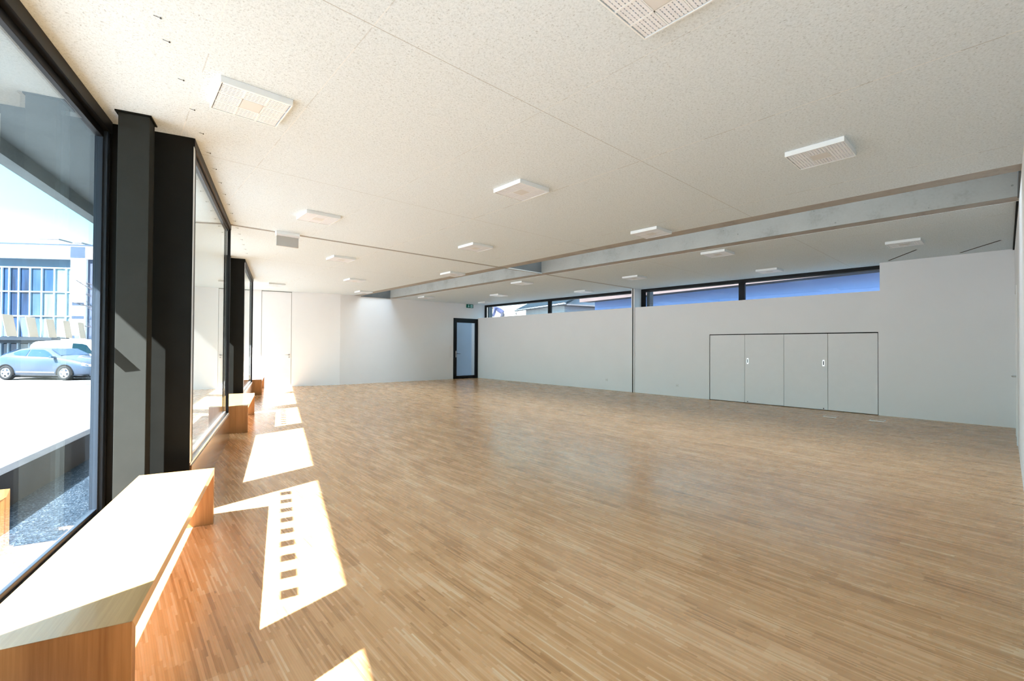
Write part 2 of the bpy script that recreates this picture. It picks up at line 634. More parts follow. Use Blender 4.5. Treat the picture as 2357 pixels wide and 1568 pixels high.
PER = 6.51                    # facade period
RET = 4.95                    # first black return (t)
NI = -0.72                    # inner plane of the niche windows
NO = -1.30                    # inner plane of the recessed bays
T_END = 17.78                 # far end of the facade
JOG = V((6.37, 16.72, 0))     # where the far wall changes direction
YFR = 16.5                    # far wall at the right corner
S0, S1, S2, S3 = 6.867, 7.154, 8.330, 8.590   # roof-light slot across the ceiling
YN = -0.06                    # near wall
ZS = 2.762                    # sill of the high window strip
XW = XR + 0.37                # plane of the high windows

# ------------------------------------------------------------------ room shell
# floor outline follows the bays
fl = [FP(NI, -0.6), ]
t0 = 1.83
fl = [FP(NI, -0.6), FP(NI, t0)]
for k in range(3):
    a = t0 + PER*k
    fl += [FP(NO-0.06, a), FP(NO-0.06, min(a+3.12, T_END+0.2))]
    if k < 2:
        fl += [FP(NI, a+3.12), FP(NI, a+PER)]
fl += [FP(2.0, T_END+0.2), V((JOG.x, JOG.y+0.2, 0)), V((XR+0.1, YFR+0.25, 0)), V((XR+0.1, YN-0.2, 0))]
fl += [V((FP(NI, -0.6).x, YN-0.3, 0))]
floor = struct('floor', MB().prism([(p.x, p.y) for p in fl], -0.12, 0.0), 'floor',
               'oak strip parquet floor of thin lamellae running along the room', 'floor')

cl = [FP(-1.42, -0.6), FP(-1.42, T_END+0.4), V((S0, 17.4, 0)), V((S0, -0.35, 0)), V((-0.5, -0.35, 0))]
cmb = MB().prism([(p.x, p.y) for p in cl], H, H+0.30)
cmb.box(S3, XR+0.46, -0.35, 17.2, H, H+0.30)
ceiling = struct('ceiling', cmb, 'ceiling', 'cream wood-wool board ceiling with speckled texture', 'ceiling')
struct('trim_1', MB().box(S0, S1-0.001, -0.35, 17.2, H+0.004, H+0.299), 'concrete_lip', 'narrow brown concrete lip along the near edge of the ceiling slot', 'trim')
struct('trim_2', MB().box(S2+0.021, S3, -0.35, 17.2, H+0.004, H+0.299), 'concrete_lip', 'narrow brown concrete lip along the far edge of the ceiling slot', 'trim')
struct('wall_slot', MB().box(S2, S2+0.25, -0.35, 17.2, H+0.3, H+1.75).box(S2, S2+0.02, -0.35, 17.2, H+0.004, H+0.3), 'concrete', 'pale grey concrete upstand along the long ceiling slot', 'wall')
struct('wall_slot_back', MB().box(S1-0.25, S1, -0.35, 17.2, H+0.3, H+1.75), 'concrete', 'concrete upstand on the window side of the ceiling slot', 'wall')
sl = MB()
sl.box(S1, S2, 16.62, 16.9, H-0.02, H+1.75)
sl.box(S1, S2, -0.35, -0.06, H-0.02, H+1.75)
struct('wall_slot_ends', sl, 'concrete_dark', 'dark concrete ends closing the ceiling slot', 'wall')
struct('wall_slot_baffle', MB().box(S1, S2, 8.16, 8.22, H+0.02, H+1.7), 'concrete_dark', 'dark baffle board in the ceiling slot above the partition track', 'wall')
rw = thing('window_9', (S1, 8, H+1.72), 'glazed roof light on top of the ceiling slot', 'window', kind='structure')
obj('glass_pane', MB().box(S1-0.1, S2+0.1, -0.3, 17.1, H+1.72, H+1.74), 'glass', rw)

# right wall with the built-in cupboard opening and the high window strip
C0_, C1_, CZ = 1.969, 5.732, 1.847
wr = MB()
wr.box(XR, XR+0.37, -0.35, 1.94, 0, H)
wr.box(XR, XR+0.37, 1.94, C0_, 0, ZS)
wr.box(XR, XR+0.37, C1_, 17.0, 0, ZS)
wr.box(XR, XR+0.37, C0_, C1_, CZ, ZS)
wr.box(XR+0.12, XR+0.37, C0_, C1_, 0, CZ)
wr.box(XR, XR+0.37, 8.165, 8.275, ZS, H)
struct('wall_right', wr, 'wall', 'long white wall with cupboard doors below the high window strip', 'wall')

# near wall (the camera stands against it)
WO = V((XR, -0.05, 0))
WX = V((-1, -0.0055, 0)).normalized()
WY = V((WX.y, -WX.x, 0))
WY = WY if WY.y > 0 else -WY
wf = MB()
wf.abox(WO, WX, WY, 2.26, 13.8, -0.25, 0, 0, H)
wf.abox(WO, WX, WY, -0.1, 1.2, -0.25, 0, 0, H)
wf.abox(WO, WX, WY, 1.2, 2.26, -0.25, 0, 2.45, H)
wf.abox(WO, WX, WY, 1.2, 2.26, -0.25, -0.1, 0, 2.45)
struct('wall_front', wf, 'wall', 'white near wall seen as a sliver at the right edge', 'wall')
struct('trim_3', MB().abox(WO, WX, WY, 0.005, XR-S3, 0, 0.022, H-0.02, H), 'dark_gap', 'dark shadow gap between near wall and ceiling', 'trim')
d3 = thing('door_3', WO + WX*1.73, 'white door in the near wall at the right edge, only its edge showing', 'door', kind='structure')
obj('door_leaf', MB().abox(WO, WX, WY, 1.24, 2.22, -0.06, -0.015, 0.01, 2.42), 'white_door', d3)
obj('door_frame', MB().abox(WO, WX, WY, 1.18, 1.24, -0.1, 0.012, 0, 2.48).abox(WO, WX, WY, 2.22, 2.28, -0.1, 0.012, 0, 2.48).abox(WO, WX, WY, 1.24, 2.22, -0.1, 0.012, 2.42, 2.48), 'plastic_white', d3)
WP = lambda q, y, z: WO + WX*q + WY*y + V((0, 0, z))
hm = MB().tube([WP(2.10, -0.02, 1.06), WP(2.10, 0.05, 1.06), WP(1.98, 0.055, 1.06)], 0.012)
hm.lathe(WP(2.10, -0.015, 1.06), WY, [(0.027, 0), (0.027, 0.012)])
hm.lathe(WP(2.10, -0.015, 0.97), WY, [(0.027, 0), (0.027, 0.014)])
obj('door_handle', hm, 'steel', d3, label='steel lever handle with keyhole rosette below')

# far wall: right part and skewed left part
UX = (V((XR+0.4, YFR-0.01, 0)) - JOG).normalized()
UY = V((-UX.y, UX.x, 0))
Lr = (V((XR+0.4, YFR-0.01, 0)) - JOG).length
DX0, DX1, DZ = (11.335-JOG.x)/UX.x, (12.665-JOG.x)/UX.x, 2.717
wfr = MB()
wfr.abox(JOG, UX, UY, 0, DX0, 0, 0.25, 0, H)
wfr.abox(JOG, UX, UY, DX0, DX1, 0, 0.25, DZ, H)
wfr.abox(JOG, UX, UY, DX1, Lr, 0, 0.25, 0, ZS)
wfr.abox(JOG, UX, UY, DX1, Lr, 0, 0.25, ZS, H)
struct('wall_far', wfr, 'wall', 'white far wall with the black framed glass door', 'wall')
nj = JOG.dot(NF)
tj = JOG.dot(TF)
D0, D1 = -0.594, 0.325        # door in the skewed part
wfl = MB()
wfl.fbox(NO-0.1, nj, tj+0.05, tj+0.3, 0, H)
wfl.fbox(NO-0.1, D0-0.012, tj, tj+0.05, 0, H)
wfl.fbox(D1+0.012, nj, tj, tj+0.05, 0, H)
struct('wall_far_left', wfl, 'wall', 'bright white wall section at the far left end beside the windows', 'wall')
d1 = thing('door_1', FP((D0+D1)/2, tj, 0), 'tall flush white door in the sunlit far left wall', 'door', kind='structure')
obj('door_leaf', MB().fbox(D0, D1, tj+0.004, tj+0.045, 0.008, H-0.03), 'white_door', d1)
obj('shadow_gap', MB().fbox(D0-0.012, D1+0.012, tj+0.046, tj+0.0495, 0, H), 'plastic_grey', d1)
hm = MB().tube([FP(D1-0.06, tj+0.01, 1.13), FP(D1-0.06, tj-0.045, 1.13), FP(D1-0.19, tj-0.05, 1.13)], 0.010)
hm.lathe(FP(D1-0.06, tj+0.006, 1.13), -TF, [(0.026, 0), (0.026, 0.012)])
hm.lathe(FP(D1-0.06, tj+0.006, 1.05), -TF, [(0.022, 0), (0.022, 0.010)])
obj('door_handle', hm, 'steel', d1, label='small steel lever handle')

# glass door in the far wall, concrete court behind it
d2 = thing('door_2', JOG + UX*((DX0+DX1)/2), 'black framed glass door in the far right corner', 'door', kind='structure')
fr = MB()
e0, e1 = DX0+0.175, DX1-0.125
fr.abox(JOG, UX, UY, DX0, e0, -0.015, 0.09, 0, DZ)
fr.abox(JOG, UX, UY, e1, DX1, -0.015, 0.09, 0, DZ)
fr.abox(JOG, UX, UY, e0, e1, -0.015, 0.09, DZ-0.195, DZ)
fr.abox(JOG, UX, UY, e0, e1, -0.015, 0.09, 0, 0.13)
obj('door_frame', fr, 'frame_black', d2, 0.004)
obj('glass_pane', MB().abox(JOG, UX, UY, e0-0.01, e1+0.01, 0.03, 0.05, 0.12, DZ-0.18), 'glass', d2)
hb = JOG + UX*(e0-0.045)
hm = MB().abox(JOG, UX, UY, e0-0.062, e0-0.028, -0.028, -0.014, 0.96, 1.25)
obj('handle_plate', hm, 'steel', d2, 0.004)
hm = MB().tube([hb - UY*0.02 + V((0, 0, 1.125)), hb - UY*0.07 + V((0, 0, 1.125)), hb - UY*0.075 + UX*0.2 + V((0, 0, 1.125))], 0.012)
obj('door_handle', hm, 'gutter_dark', d2, label='dark lever handle')
struct('wall_court', MB().box(9.8, 14.6, 18.3, 18.6, -0.1, 3.4).box(10.55, 10.8, 16.95, 18.3, -0.1, 7.0).box(10.8, 12.0, 18.05, 18.3, -0.1, 2.25),  # tall side wall added to keep the sun off the court wall
       'concrete_blue', 'blue-grey concrete wall seen through the glass door, with an added tall side wall shading it', 'wall')
struct('ground_court', MB().box(10.5, 14.6, 16.75, 18.4, -0.2, -0.02), 'concrete_blue', 'paved yard outside the glass door', 'ground')

# ------------------------------------------------------------------ glazed facade
def bay_recess(k, idx, label):
    a = 1.83 + PER*k
    b = min(a + 3.12, T_END)
    w = thing('window_%d' % idx, FP(NO, (a+b)/2, 0), label, 'window', kind='structure')
    g0, g1 = a+0.15, (b-0.075 if k < 2 else b-0.08)
    f = MB()
    f.fbox(NO-0.09, NO+0.0, a-0.12, g0, 0, H)
    f.fbox(NO-0.09, NO+0.0, g1+0.05, b+0.01, 0, H)
    f.fbox(NO-0.09, NO+0.012, g0, g1+0.05, H-0.10, H)
    f.fbox(NO-0.08, NO-0.03, g0, g1, H-0.16, H-0.10)
    obj('window_frame', f, 'frame_black', w, 0.003)
    f = MB()
    f.fbox(NO-0.10, NO-0.01, g0, g1, 0.0, 0.10)
    f.fbox(NO-0.075, NO-0.035, g0, g1, 0.10, 0.135)
    f.fbox(NO-0.09, NO-0.005, g1, g1+0.05, 0, H-0.10)
    f.fbox(NO-0.075, NO-0.03, g1-0.02, g1, 0.1, H-0.10)
    obj('sill_profile', f, 'frame_grey', w, 0.004, label='blue-grey metal bottom and side profile')
    obj('glass_pane', MB().fbox(NO-0.062, NO-0.048, g0-0.01, g1+0.01, 0.12, H-0.12), 'glass', w)
    if k < 2:
        for j in range(11):
            t = 4.53 + PER*k - 0.255*j
            if t - 0.09 < g0:
                continue
            z0, z1 = 1.537, 1.657
            mb = MB()
            P = lambda tt, z, n: FP(n, tt, z)
            pts = [(t+0.027-0.055, z0), (t+0.027+0.055, z0), (t-0.027+0.055, z1), (t-0.027-0.055, z1)]
            a_ = [P(q[0], q[1], NO-0.047) for q in pts]
            b_ = [P(q[0], q[1], NO-0.0455) for q in pts]
            mb.hexa(a_ + b_)
            obj('sticker', mb, 'sticker', w, label='slanted white warning sticker on the glass')
    portal(FP(NO-0.12, (a+b)/2, H/2), TF, NF, b-a, H)
    return w


def bay_niche(k, idx, label):
    a = RET + PER*k
    b = a + (3.38 if k >= 0 else 3.30)
    w = thing('window_%d' % idx, FP(NI, (a+b)/2, 0), label, 'window', kind='structure')
    f = MB()
    f.fbox(NI-0.06, NI+0.006, a, b, H-0.075, H)
    f.fbox(NI-0.042, NI-0.02, a+0.1, b-0.03, H-0.105, H-0.075)
    f.fbox(NI-0.042, NI+0.0, b-0.030, b, 0.40, H-0.075)
    obj('window_frame', f, 'frame_black', w, 0.003)
    f = MB()
    f.fbox(NI-0.10, NI+0.004, a+0.01, b, 0.395, 0.418)
    f.fbox(NI-0.07, NI-0.03, a+0.06, b-0.055, 0.418, 0.45)
    f.fbox(NI-0.09, NI+0.0, a, a+0.055, 0.418, H-0.075)
    obj('sill_profile', f, 'aluminium', w, 0.003, label='bright aluminium sill and near jamb')
    obj('glass_pane', MB().fbox(NI-0.055, NI-0.043, a+0.04, b-0.04, 0.43, H-0.10), 'glass', w)
    obj('sill_panel', MB().fbox(NI-0.08, NI+0.014, a+0.012, b, 0.0, 0.394), 'bronze', w, 0.003, label='shiny bronze coloured sheet below the pane')
    portal(FP(NI-0.12, (a+b)/2, 1.9), TF, NF, b-a, H-0.45)
    return w


bay_recess(0, 1, 'large recessed window pane beside the nearest bench')
bay_niche(0, 2, 'projecting window between the first and second bench')
bay_recess(1, 3, 'recessed window pane behind the second bench')
bay_niche(1, 4, 'projecting window between the second and third bench')
bay_recess(2, 5, 'recessed window pane behind the farthest bench')
bay_niche(-1, 6, 'projecting window before the nearest bench, outside the frame')
rl = ['black metal return panel behind the steel column by the nearest bench', 'black metal return panel behind the second bench']
i_ = 4
for k in range(-1, 2):
    a = RET + PER*k
    mb = MB().fbox(NO-0.06, NI-0.004, a-0.004, a+0.15, 0, H)
    lab = {-1: 'black metal return beside the pane behind the camera', 0: rl[0], 1: rl[1]}[k]
    struct('trim_%d' % i_, mb, 'black_metal', lab, 'trim', 0.004)
    i_ += 1
    b = a + (3.38 if k >= 0 else 3.30)
    mb = MB().fbox(NO-0.05, NI-0.10, b-0.10, b-0.045, 0, H)
    lab = {-1: 'grey return ahead of the nearest bay', 0: 'grey return ahead of the second bay', 1: 'grey return ahead of the third bay'}[k]
    struct('trim_%d' % i_, mb, 'return_grey', lab, 'trim', 0.004)
    i_ += 1
cols = ['square dark steel column between the nearest bench and its window', 'square dark steel column behind the second bench', 'square dark steel column behind the farthest bench']
for k in range(2):
    t = 4.635 + PER*k
    c = thing('steel_column', FP(-1.08, t+0.1, 0), cols[k], 'column', 'columns along the glazing', kind='structure')
    sh = MB().fbox(-1.18, -0.977, t, t+0.016, 0, H-0.012).fbox(-1.18, -0.977, t+0.145, t+0.161, 0, H-0.012).fbox(-1.178, -1.164, t+0.016, t+0.145, 0, H-0.012).fbox(-0.993, -0.979, t+0.016, t+0.145, 0, H-0.012)
    obj('shaft', sh, 'column_metal', c, 0.003)
    obj('cap_plate', MB().fbox(-1.20, -0.965, t-0.012, t+0.19, H-0.012, H-0.001), 'black_metal', c)
    obj('base_plate', MB().fbox(-1.20, -0.965, t-0.012, t+0.19, 0.0, 0.012), 'black_metal', c)

# roof overhang with downstand edge
ro = MB()
ro.fbox(-2.50, -1.36, -14, 34, H+0.12, H+0.42)
ro.fbox(-2.58, -2.43, -14, 34, H-0.04, H+0.45)
struct('roof_overhang', ro, 'soffit', 'grey concrete roof overhang outside the glazing', 'roof')

# high window strip in the right wall
def strip(idx, y0, y1, mull, label, left_frame):
    w = thing('window_%d' % idx, (XW, (y0+y1)/2, ZS), label, 'window', kind='structure')
    f = MB()
    f.box(XW, XW+0.08, y0, y1, H-0.085, H)
    f.box(XW, XW+0.08, y0, y1, ZS-0.05, ZS+0.0)
    f.box(XW, XW+0.08, y1-left_frame, y1, ZS, H-0.085)
    f.box(XW, XW+0.08, y0, y0+0.06, ZS, H-0.085)
    for m_ in mull:
        f.box(XW, XW+0.08, m_-0.08, m_+0.08, ZS, H-0.085)
    obj('window_frame', f, 'frame_black', w, 0.003)
    f = MB()
    f.box(XW+0.08, XW+0.12, y0, y1, H-0.10, H-0.05)
    f.box(XW+0.08, XW+0.30, y1-left_frame-0.13, y1-left_frame-0.02, ZS, H-0.08)
    obj('outer_reveal', f, 'frame_grey', w, label='blue-grey outer reveal')
    obj('glass_pane', MB().box(XW+0.035, XW+0.05, y0+0.03, y1-0.03, ZS-0.02, H-0.04), 'glass', w)
    portal((XW+0.14, (y0+y1)/2, (ZS+H)/2), (0, 1, 0), (-1, 0, 0), y1-y0, H-ZS)


strip(7, 8.2, 16.60, [12.33], 'left high window strip under the ceiling, roofs and a stooping person outside', 0.20)
strip(8, 1.9, 8.19, [5.0], 'right high window strip under the ceiling, neighbour wall tinted blue with skylight outside', 0.16)

# ------------------------------------------------------------------ fittings
# movable-partition track across the ceiling and its wall channel
tr = thing('partition_track', (5, 8.18, H), 'thin ceiling track for a folding partition crossing the whole room', 'track')
x0 = FP(NI, 8.25).x
rail = MB()
for a, b in ((x0, S0), (S0, S3), (S3, XR)):
    rail.box(a, b, 8.145, 8.168, H-0.006, H+0.02)
    rail.box(a, b, 8.192, 8.215, H-0.006, H+0.02)
obj('rail', rail, 'plastic_grey', tr)
obj('slot', MB().box(x0, XR, 8.168, 8.192, H-0.002, H+0.02), 'dark_gap', tr)
ch = thing('partition_channel', (XR, 8.215, 0), 'floor to ceiling metal channel with dark groove on the right wall', 'channel')
obj('groove', MB().box(XR-0.031, XR-0.002, 8.203, 8.238, 0.001, H-0.001), 'dark_gap', ch, label='dark groove')
obj('side_profile', MB().box(XR-0.03, XR, 8.238, 8.275, 0.001, H-0.001), 'plastic_white', ch)
obj('side_profile', MB().box(XR-0.03, XR, 8.165, 8.203, 0.001, H-0.001), 'plastic_white', ch)
for i, (pa, pb) in enumerate((((12.468, 1.759), (11.462, 1.205)), ((12.444, 0.663), (11.488, 0.115)))):
    a, b = V(pa + (0,)), V(pb + (0,))
    d = (b-a).normalized()
    n = V((-d.y, d.x, 0))
    L = (b-a).length
    t = thing('parking_rail', V(((a.x+b.x)/2, (a.y+b.y)/2, H)), ['oblique dark rail in the ceiling nearer the high window', 'oblique dark rail in the ceiling nearer the right corner'][i], 'rail')
    obj('slot', MB().abox(a, d, n, 0, L, -0.011, 0.011, H-0.004, H+0.003), 'dark_gap', t)
    obj('edge_strip', MB().abox(a, d, n, 0, L, 0.011, 0.026, H-0.003, H+0.003), 'plastic_grey', t)

# built-in cupboard
cb = thing('built_in_cupboard', (XR+0.05, (C0_+C1_)/2, 0), 'flush white built-in cupboard with four doors in the right wall', 'cupboard')
obj('carcass', MB().box(XR+0.035, XR+0.115, C0_+0.002, C1_-0.002, 0.002, CZ-0.002), 'dark_gap', cb, label='dark carcass showing in the gaps')
ys = [5.715, 4.78, 3.842, 2.908, 1.976]
for i in range(4):
    ya, yb = ys[i+1]+0.004, ys[i]-0.004
    dr = obj('door', MB().box(XR+0.003, XR+0.03, ya, yb, 0.012, CZ-0.024), 'white_door', cb, 0.001)
    if i in (1, 2):
        yh = 4.706 if i == 1 else 2.995
        g = MB().box(XR+0.0005, XR+0.004, yh-0.022, yh+0.022, 1.05, 1.195)
        obj('handle_plate', g, 'aluminium', dr, label='recessed metal pull plate')
        obj('finger_slot', MB().box(XR-0.0005, XR+0.002, yh-0.010, yh+0.010, 1.075, 1.17), 'dark_gap', dr, label='dark finger slot')
        obj('floor_bolt', MB().lathe((XR+0.004, yh, 0.04), (-1, 0, 0), [(0.013, 0), (0.013, 0.006)], 16), 'gutter_dark', dr)

# sockets, switch panel, floor boxes
for i, (y, z) in enumerate(((6.70, 0.33), (9.27, 0.345))):
    s_ = thing('wall_socket', (XR, y, z), ['small white wall socket between the cupboard and the dark channel', 'small white wall socket left of the dark channel'][i], 'socket')
    obj('cover_plate', MB().box(XR-0.008, XR, y-0.045, y+0.045, z-0.045, z+0.045), 'plastic_white', s_, 0.002)
    g = MB()
    for dy in (-0.015, 0.015):
        g.lathe((XR-0.007, y+dy, z), (-1, 0, 0), [(0.008, 0), (0.008, 0.003)], 10)
    g.lathe((XR-0.007, y, z-0.014), (-1, 0, 0), [(0.006, 0), (0.006, 0.003)], 10)
    obj('insert', g, 'plastic_grey', s_)
sx = (11.18-JOG.x)/UX.x
sw = thing('switch_panel', JOG + UX*sx + V((0, 0, 1.2)), 'tall narrow white switch strip left of the glass door', 'switch')
obj('cover_plate', MB().abox(JOG, UX, UY, sx-0.04, sx+0.04, -0.012, 0, 0.95, 1.47), 'plastic_white', sw, 0.003)
for z in (1.02, 1.16, 1.32):
    obj('rocker', MB().abox(JOG, UX, UY, sx-0.028, sx+0.028, -0.017, -0.011, z, z+0.09), 'plastic_white', sw, 0.002)
for i, (x, y) in enumerate(((11.635, 2.62), (11.772, 1.844))):
    fb = thing('floor_box', (x, y, 0), ['flush floor box on the parquet before the cupboard middle', 'flush floor box on the parquet near the cupboard end'][i], 'floor box')
    obj('lid', MB().box(x-0.11, x+0.11, y-0.11, y+0.11, 0.0, 0.003), 'floor', fb)
    obj('rim', MB().box(x-0.12, x+0.12, y-0.12, y-0.11, 0, 0.004).box(x-0.12, x+0.12, y+0.11, y+0.12, 0, 0.004).box(x-0.12, x-0.11, y-0.11, y+0.11, 0, 0.004).box(x+0.11, x+0.12, y-0.11, y+0.11, 0, 0.004), 'aluminium', fb)

# emergency exit sign over the glass door
ex0, ex1 = (12.012-JOG.x)/UX.x, (12.366-JOG.x)/UX.x
es = thing('exit_sign', JOG + UX*((ex0+ex1)/2) + V((0, 0, 3.29)), 'green emergency exit sign with arrow above the glass door', 'sign')
obj('housing', MB().abox(JOG, UX, UY, ex0, ex1, -0.05, 0, 3.205, H-0.006), 'sign_green', es, 0.003)
fo = JOG + UX*ex0 - UY*0.0505 + V((0, 0, 3.205))
ZZ = V((0, 0, 1))
W_, H_ = ex1-ex0, H-0.006-3.205
ar = MB().plate(fo, UX, ZZ, -UY, [(0.10, 0.022), (0.15, 0.075), (0.118, 0.075), (0.118, H_-0.012), (0.082, H_-0.012), (0.082, 0.075), (0.05, 0.075)], 0.002)
obj('arrow', ar, 'sign_white', es, label='pale downward arrow')
dm = MB().plate(fo, UX, ZZ, -UY, [(0.205, 0.016), (0.31, 0.016), (0.31, H_-0.022), (0.205, H_-0.022)], 0.002)
obj('doorway_symbol', dm, 'sign_white', es, label='pale doorway symbol')
fo2 = fo - UY*0.002
fig = MB()
fig.lathe(fo2 + UX*0.262 + ZZ*0.125, -UY, [(0.011, 0), (0.011, 0.0015)], 14)
for q in ([(0.245, 0.112), (0.262, 0.112), (0.274, 0.072), (0.256, 0.068)], [(0.256, 0.074), (0.272, 0.076), (0.262, 0.05), (0.246, 0.024), (0.234, 0.03), (0.248, 0.052)],
          [(0.262, 0.072), (0.274, 0.074), (0.288, 0.052), (0.292, 0.026), (0.281, 0.026), (0.276, 0.048)], [(0.247, 0.11), (0.232, 0.098), (0.222, 0.08), (0.229, 0.077), (0.238, 0.092), (0.252, 0.1)],
          [(0.262, 0.108), (0.276, 0.094), (0.290, 0.092), (0.291, 0.084), (0.273, 0.085), (0.258, 0.098)]):
    fig.plate(fo2, UX, ZZ, -UY, q, 0.0015)
obj('running_figure', fig, 'sign_green', es, label='dark running figure symbol')

# second exit sign seen from its blank back, hung at the partition track
bs = thing('hanging_exit_sign', (2.2, 8.12, H), 'small pale grey box sign seen from behind, hanging under the ceiling track', 'sign')
obj('mounting_bar', MB().box(2.01, 2.375, 8.07, 8.15, H-0.045, H), 'lum_white', bs, 0.003)
obj('light_strip', MB().box(2.015, 2.37, 8.075, 8.145, H-0.075, H-0.045), 'plastic_white', bs)
obj('back_plate', MB().box(2.02, 2.362, 8.095, 8.125, H-0.24, H-0.075), 'plastic_grey', bs, 0.002)

# ------------------------------------------------------------------ ceiling luminaires
LW, LT = 0.47, 0.047


def make_luminaire(name, x, y, label):
    r = thing(name, (x+LW/2, y+LW/2, H), label, 'light', 'square louvre luminaires on the ceiling')
    h = MB()
    e = 0.009
    z0, z1 = H-LT, H-0.001
    h.box(x, x+e, y, y+LW, z0, z1).box(x+LW-e, x+LW, y, y+LW, z0, z1).box(x+e, x+LW-e, y, y+e, z0, z1).box(x+e, x+LW-e, y+LW-e, y+LW, z0, z1)
    c = (LW-2*e)/3
    for i in (1, 2):
        h.box(x+e+c*i-0.007, x+e+c*i+0.007, y+e, y+LW-e, z0+0.002, z0+0.018)
        h.box(x+e, x+LW-e, y+e+c*i-0.004, y+e+c*i+0.004, z0+0.002, z0+0.018)
    obj('housing', h, 'lum_white', r)
    obj('reflector', MB().box(x+e, x+LW-e, y+e, y+LW-e, z0+0.030, z0+0.034), 'lum_back', r)
    g = MB()
    for i in range(3):
        for j in range(3):
            if i == 1 and j == 1:
                continue
            a, b = x+e+c*i, y+e+c*j
            for q in range(6):
                u = b + 0.004 + (c-0.008)*(q+0.5)/6
                g.box(a+0.007, a+c-0.007, u-0.0088, u+0.0088, z0+0.003, z0+0.014)
            for q in range(1, 6):
                w = a + c*q/6
                g.box(w-0.004, w+0.004, b+0.004, b+c-0.004, z0+0.004, z0+0.015)
    obj('louvre', g, 'lum_louvre', r)
    obj('sensor_plate', MB().box(x+e+c+0.004, x+e+2*c-0.004, y+e+c+0.002, y+e+2*c-0.002, z0+0.002, z0+0.012), 'lum_panel', r, label='plain beige centre plate')
    return r


lums = [((0.55, 3.67), 'square white louvre light nearest the black steel column'),
        ((1.885, 0.985), 'square louvre light cut off by the top edge of the picture'),
        ((4.82, 0.98), 'square louvre light with striped cells before the right end of the ceiling slot'),
        ((3.40, 3.67), 'square louvre light in the middle of the ceiling, right of the light by the column'),
        ((2.005, 6.52), 'square louvre light between the steel column and the hanging box sign'),
        ((4.88, 6.52), 'square louvre light just before the thin ceiling track, between window side and slot'),
        ((3.455, 9.44), 'first square louvre light behind the hanging box sign'),
        ((4.98, 12.39), 'square louvre light over the sunlit far left wall, second before the slot end'),
        ((6.38, 14.99), 'square louvre light right beside the far end of the ceiling slot'),
        ((3.555, 15.05), 'farthest square louvre light above the tall white door'),
        ((6.385, 9.48), 'square louvre light touching the slot edge behind the ceiling track'),
        ((6.31, 3.68), 'square louvre light touching the near edge of the slot, halfway along it'),
        ((8.74, 3.66), 'square louvre light just beyond the slot, above the first gap of the high windows'),
        ((10.28, 6.55), 'square louvre light nearest the top of the metal wall channel'),
        ((8.83, 9.45), 'square louvre light beyond the slot, right behind the ceiling track'),
        ((10.40, 12.37), 'square louvre light above the left end of the high windows, second from the corner'),
        ((11.85, 14.97), 'square louvre light nearest the green exit sign'),
        ((11.77, 9.5), 'square louvre light near the high windows left of the wall channel'),
        ((11.67, 3.68), 'square louvre light nearest the middle mullion of the right high windows'),
        ((10.23, 1.02), 'square louvre light beside the oblique ceiling rail at the right'),
        ((8.90, 14.98), 'square louvre light beyond the slot at the far wall')]
L0 = None
for (x, y), lab in lums:
    if L0 is None:
        L0 = make_luminaire('ceiling_luminaire', x, y, lab)
    else:
        dup(L0, (x+LW/2, y+LW/2, H), lab)

# small hooks along the glazing
ords = 'first second third fourth fifth sixth seventh eighth ninth tenth eleventh twelfth thirteenth fourteenth fifteenth sixteenth seventeenth eighteenth'.split()
hk = None
for k in range(18):
    t = 3.2 + 0.452*k if k else 3.2
    if k == 1:
        t = 3.43
    elif k > 1:
        t = 3.43 + 0.455*(k-1)
    p = FP(-0.645, t, H)
    lab = 'small dark ceiling hook, %s from the near end of the row above the glazing' % ords[k]
    if hk is None:
        mb = MB()
        mb.tube([p + V((-0.021, 0.0, -0.003)), p + V((0.005, 0, -0.004))], 0.0015, 6)
        mb.lathe(p + V((0.012, 0, -0.011)), (0, 0, 1), [(0.002, 0.002), (0.0052, 0.004), (0.0052, 0.008), (0.003, 0.0108)], 10)
        hk = thing('ceiling_hook', p, lab, 'hook', 'row of hooks along the glazing')
        obj('pin', mb, 'hook_grey', hk)
    else:
        dup(hk, p, lab)

# ------------------------------------------------------------------ benches
def make_bench(name, t, L, label):
    c = FP(-0.735, t + L/2, 0)
    b = thing(name, c, label, 'bench', 'oak benches in the window bays')
    # benches keep their own axes: x across, y along
    b.rotation_euler = (0, 0, -TH)
    def bx(x0, x1, y0, y1, z0, z1):
        return MB().box(x0, x1, y0, y1, z0, z1)
    def put(n, mb, m, lab=None):
        me = bpy.data.meshes.new(n)
        bmesh.ops.recalc_face_normals(mb.bm, faces=mb.bm.faces)
        mb.bm.to_mesh(me)
        mb.bm.free()
        me.materials.append(M[m])
        o = bpy.data.objects.new(n, me)
        COL.objects.link(o)
        o.parent = b
        v = o.modifiers.new('bevel', 'BEVEL')
        v.width = 0.0012
        v.segments = 2
        if lab:
            o['label'] = lab
        return o
    h, th = 0.457, 0.048
    y0, y1 = -L/2, L/2
    X0, X1 = -0.25, 0.25
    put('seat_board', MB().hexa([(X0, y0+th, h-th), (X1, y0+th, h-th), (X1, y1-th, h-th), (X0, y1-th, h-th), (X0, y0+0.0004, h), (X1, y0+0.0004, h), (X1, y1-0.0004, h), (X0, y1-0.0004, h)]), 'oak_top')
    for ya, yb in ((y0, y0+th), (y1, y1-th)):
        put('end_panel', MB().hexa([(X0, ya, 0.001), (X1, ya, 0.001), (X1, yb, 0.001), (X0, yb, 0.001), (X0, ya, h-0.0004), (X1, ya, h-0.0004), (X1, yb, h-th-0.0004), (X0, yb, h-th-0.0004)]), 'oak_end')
    return b


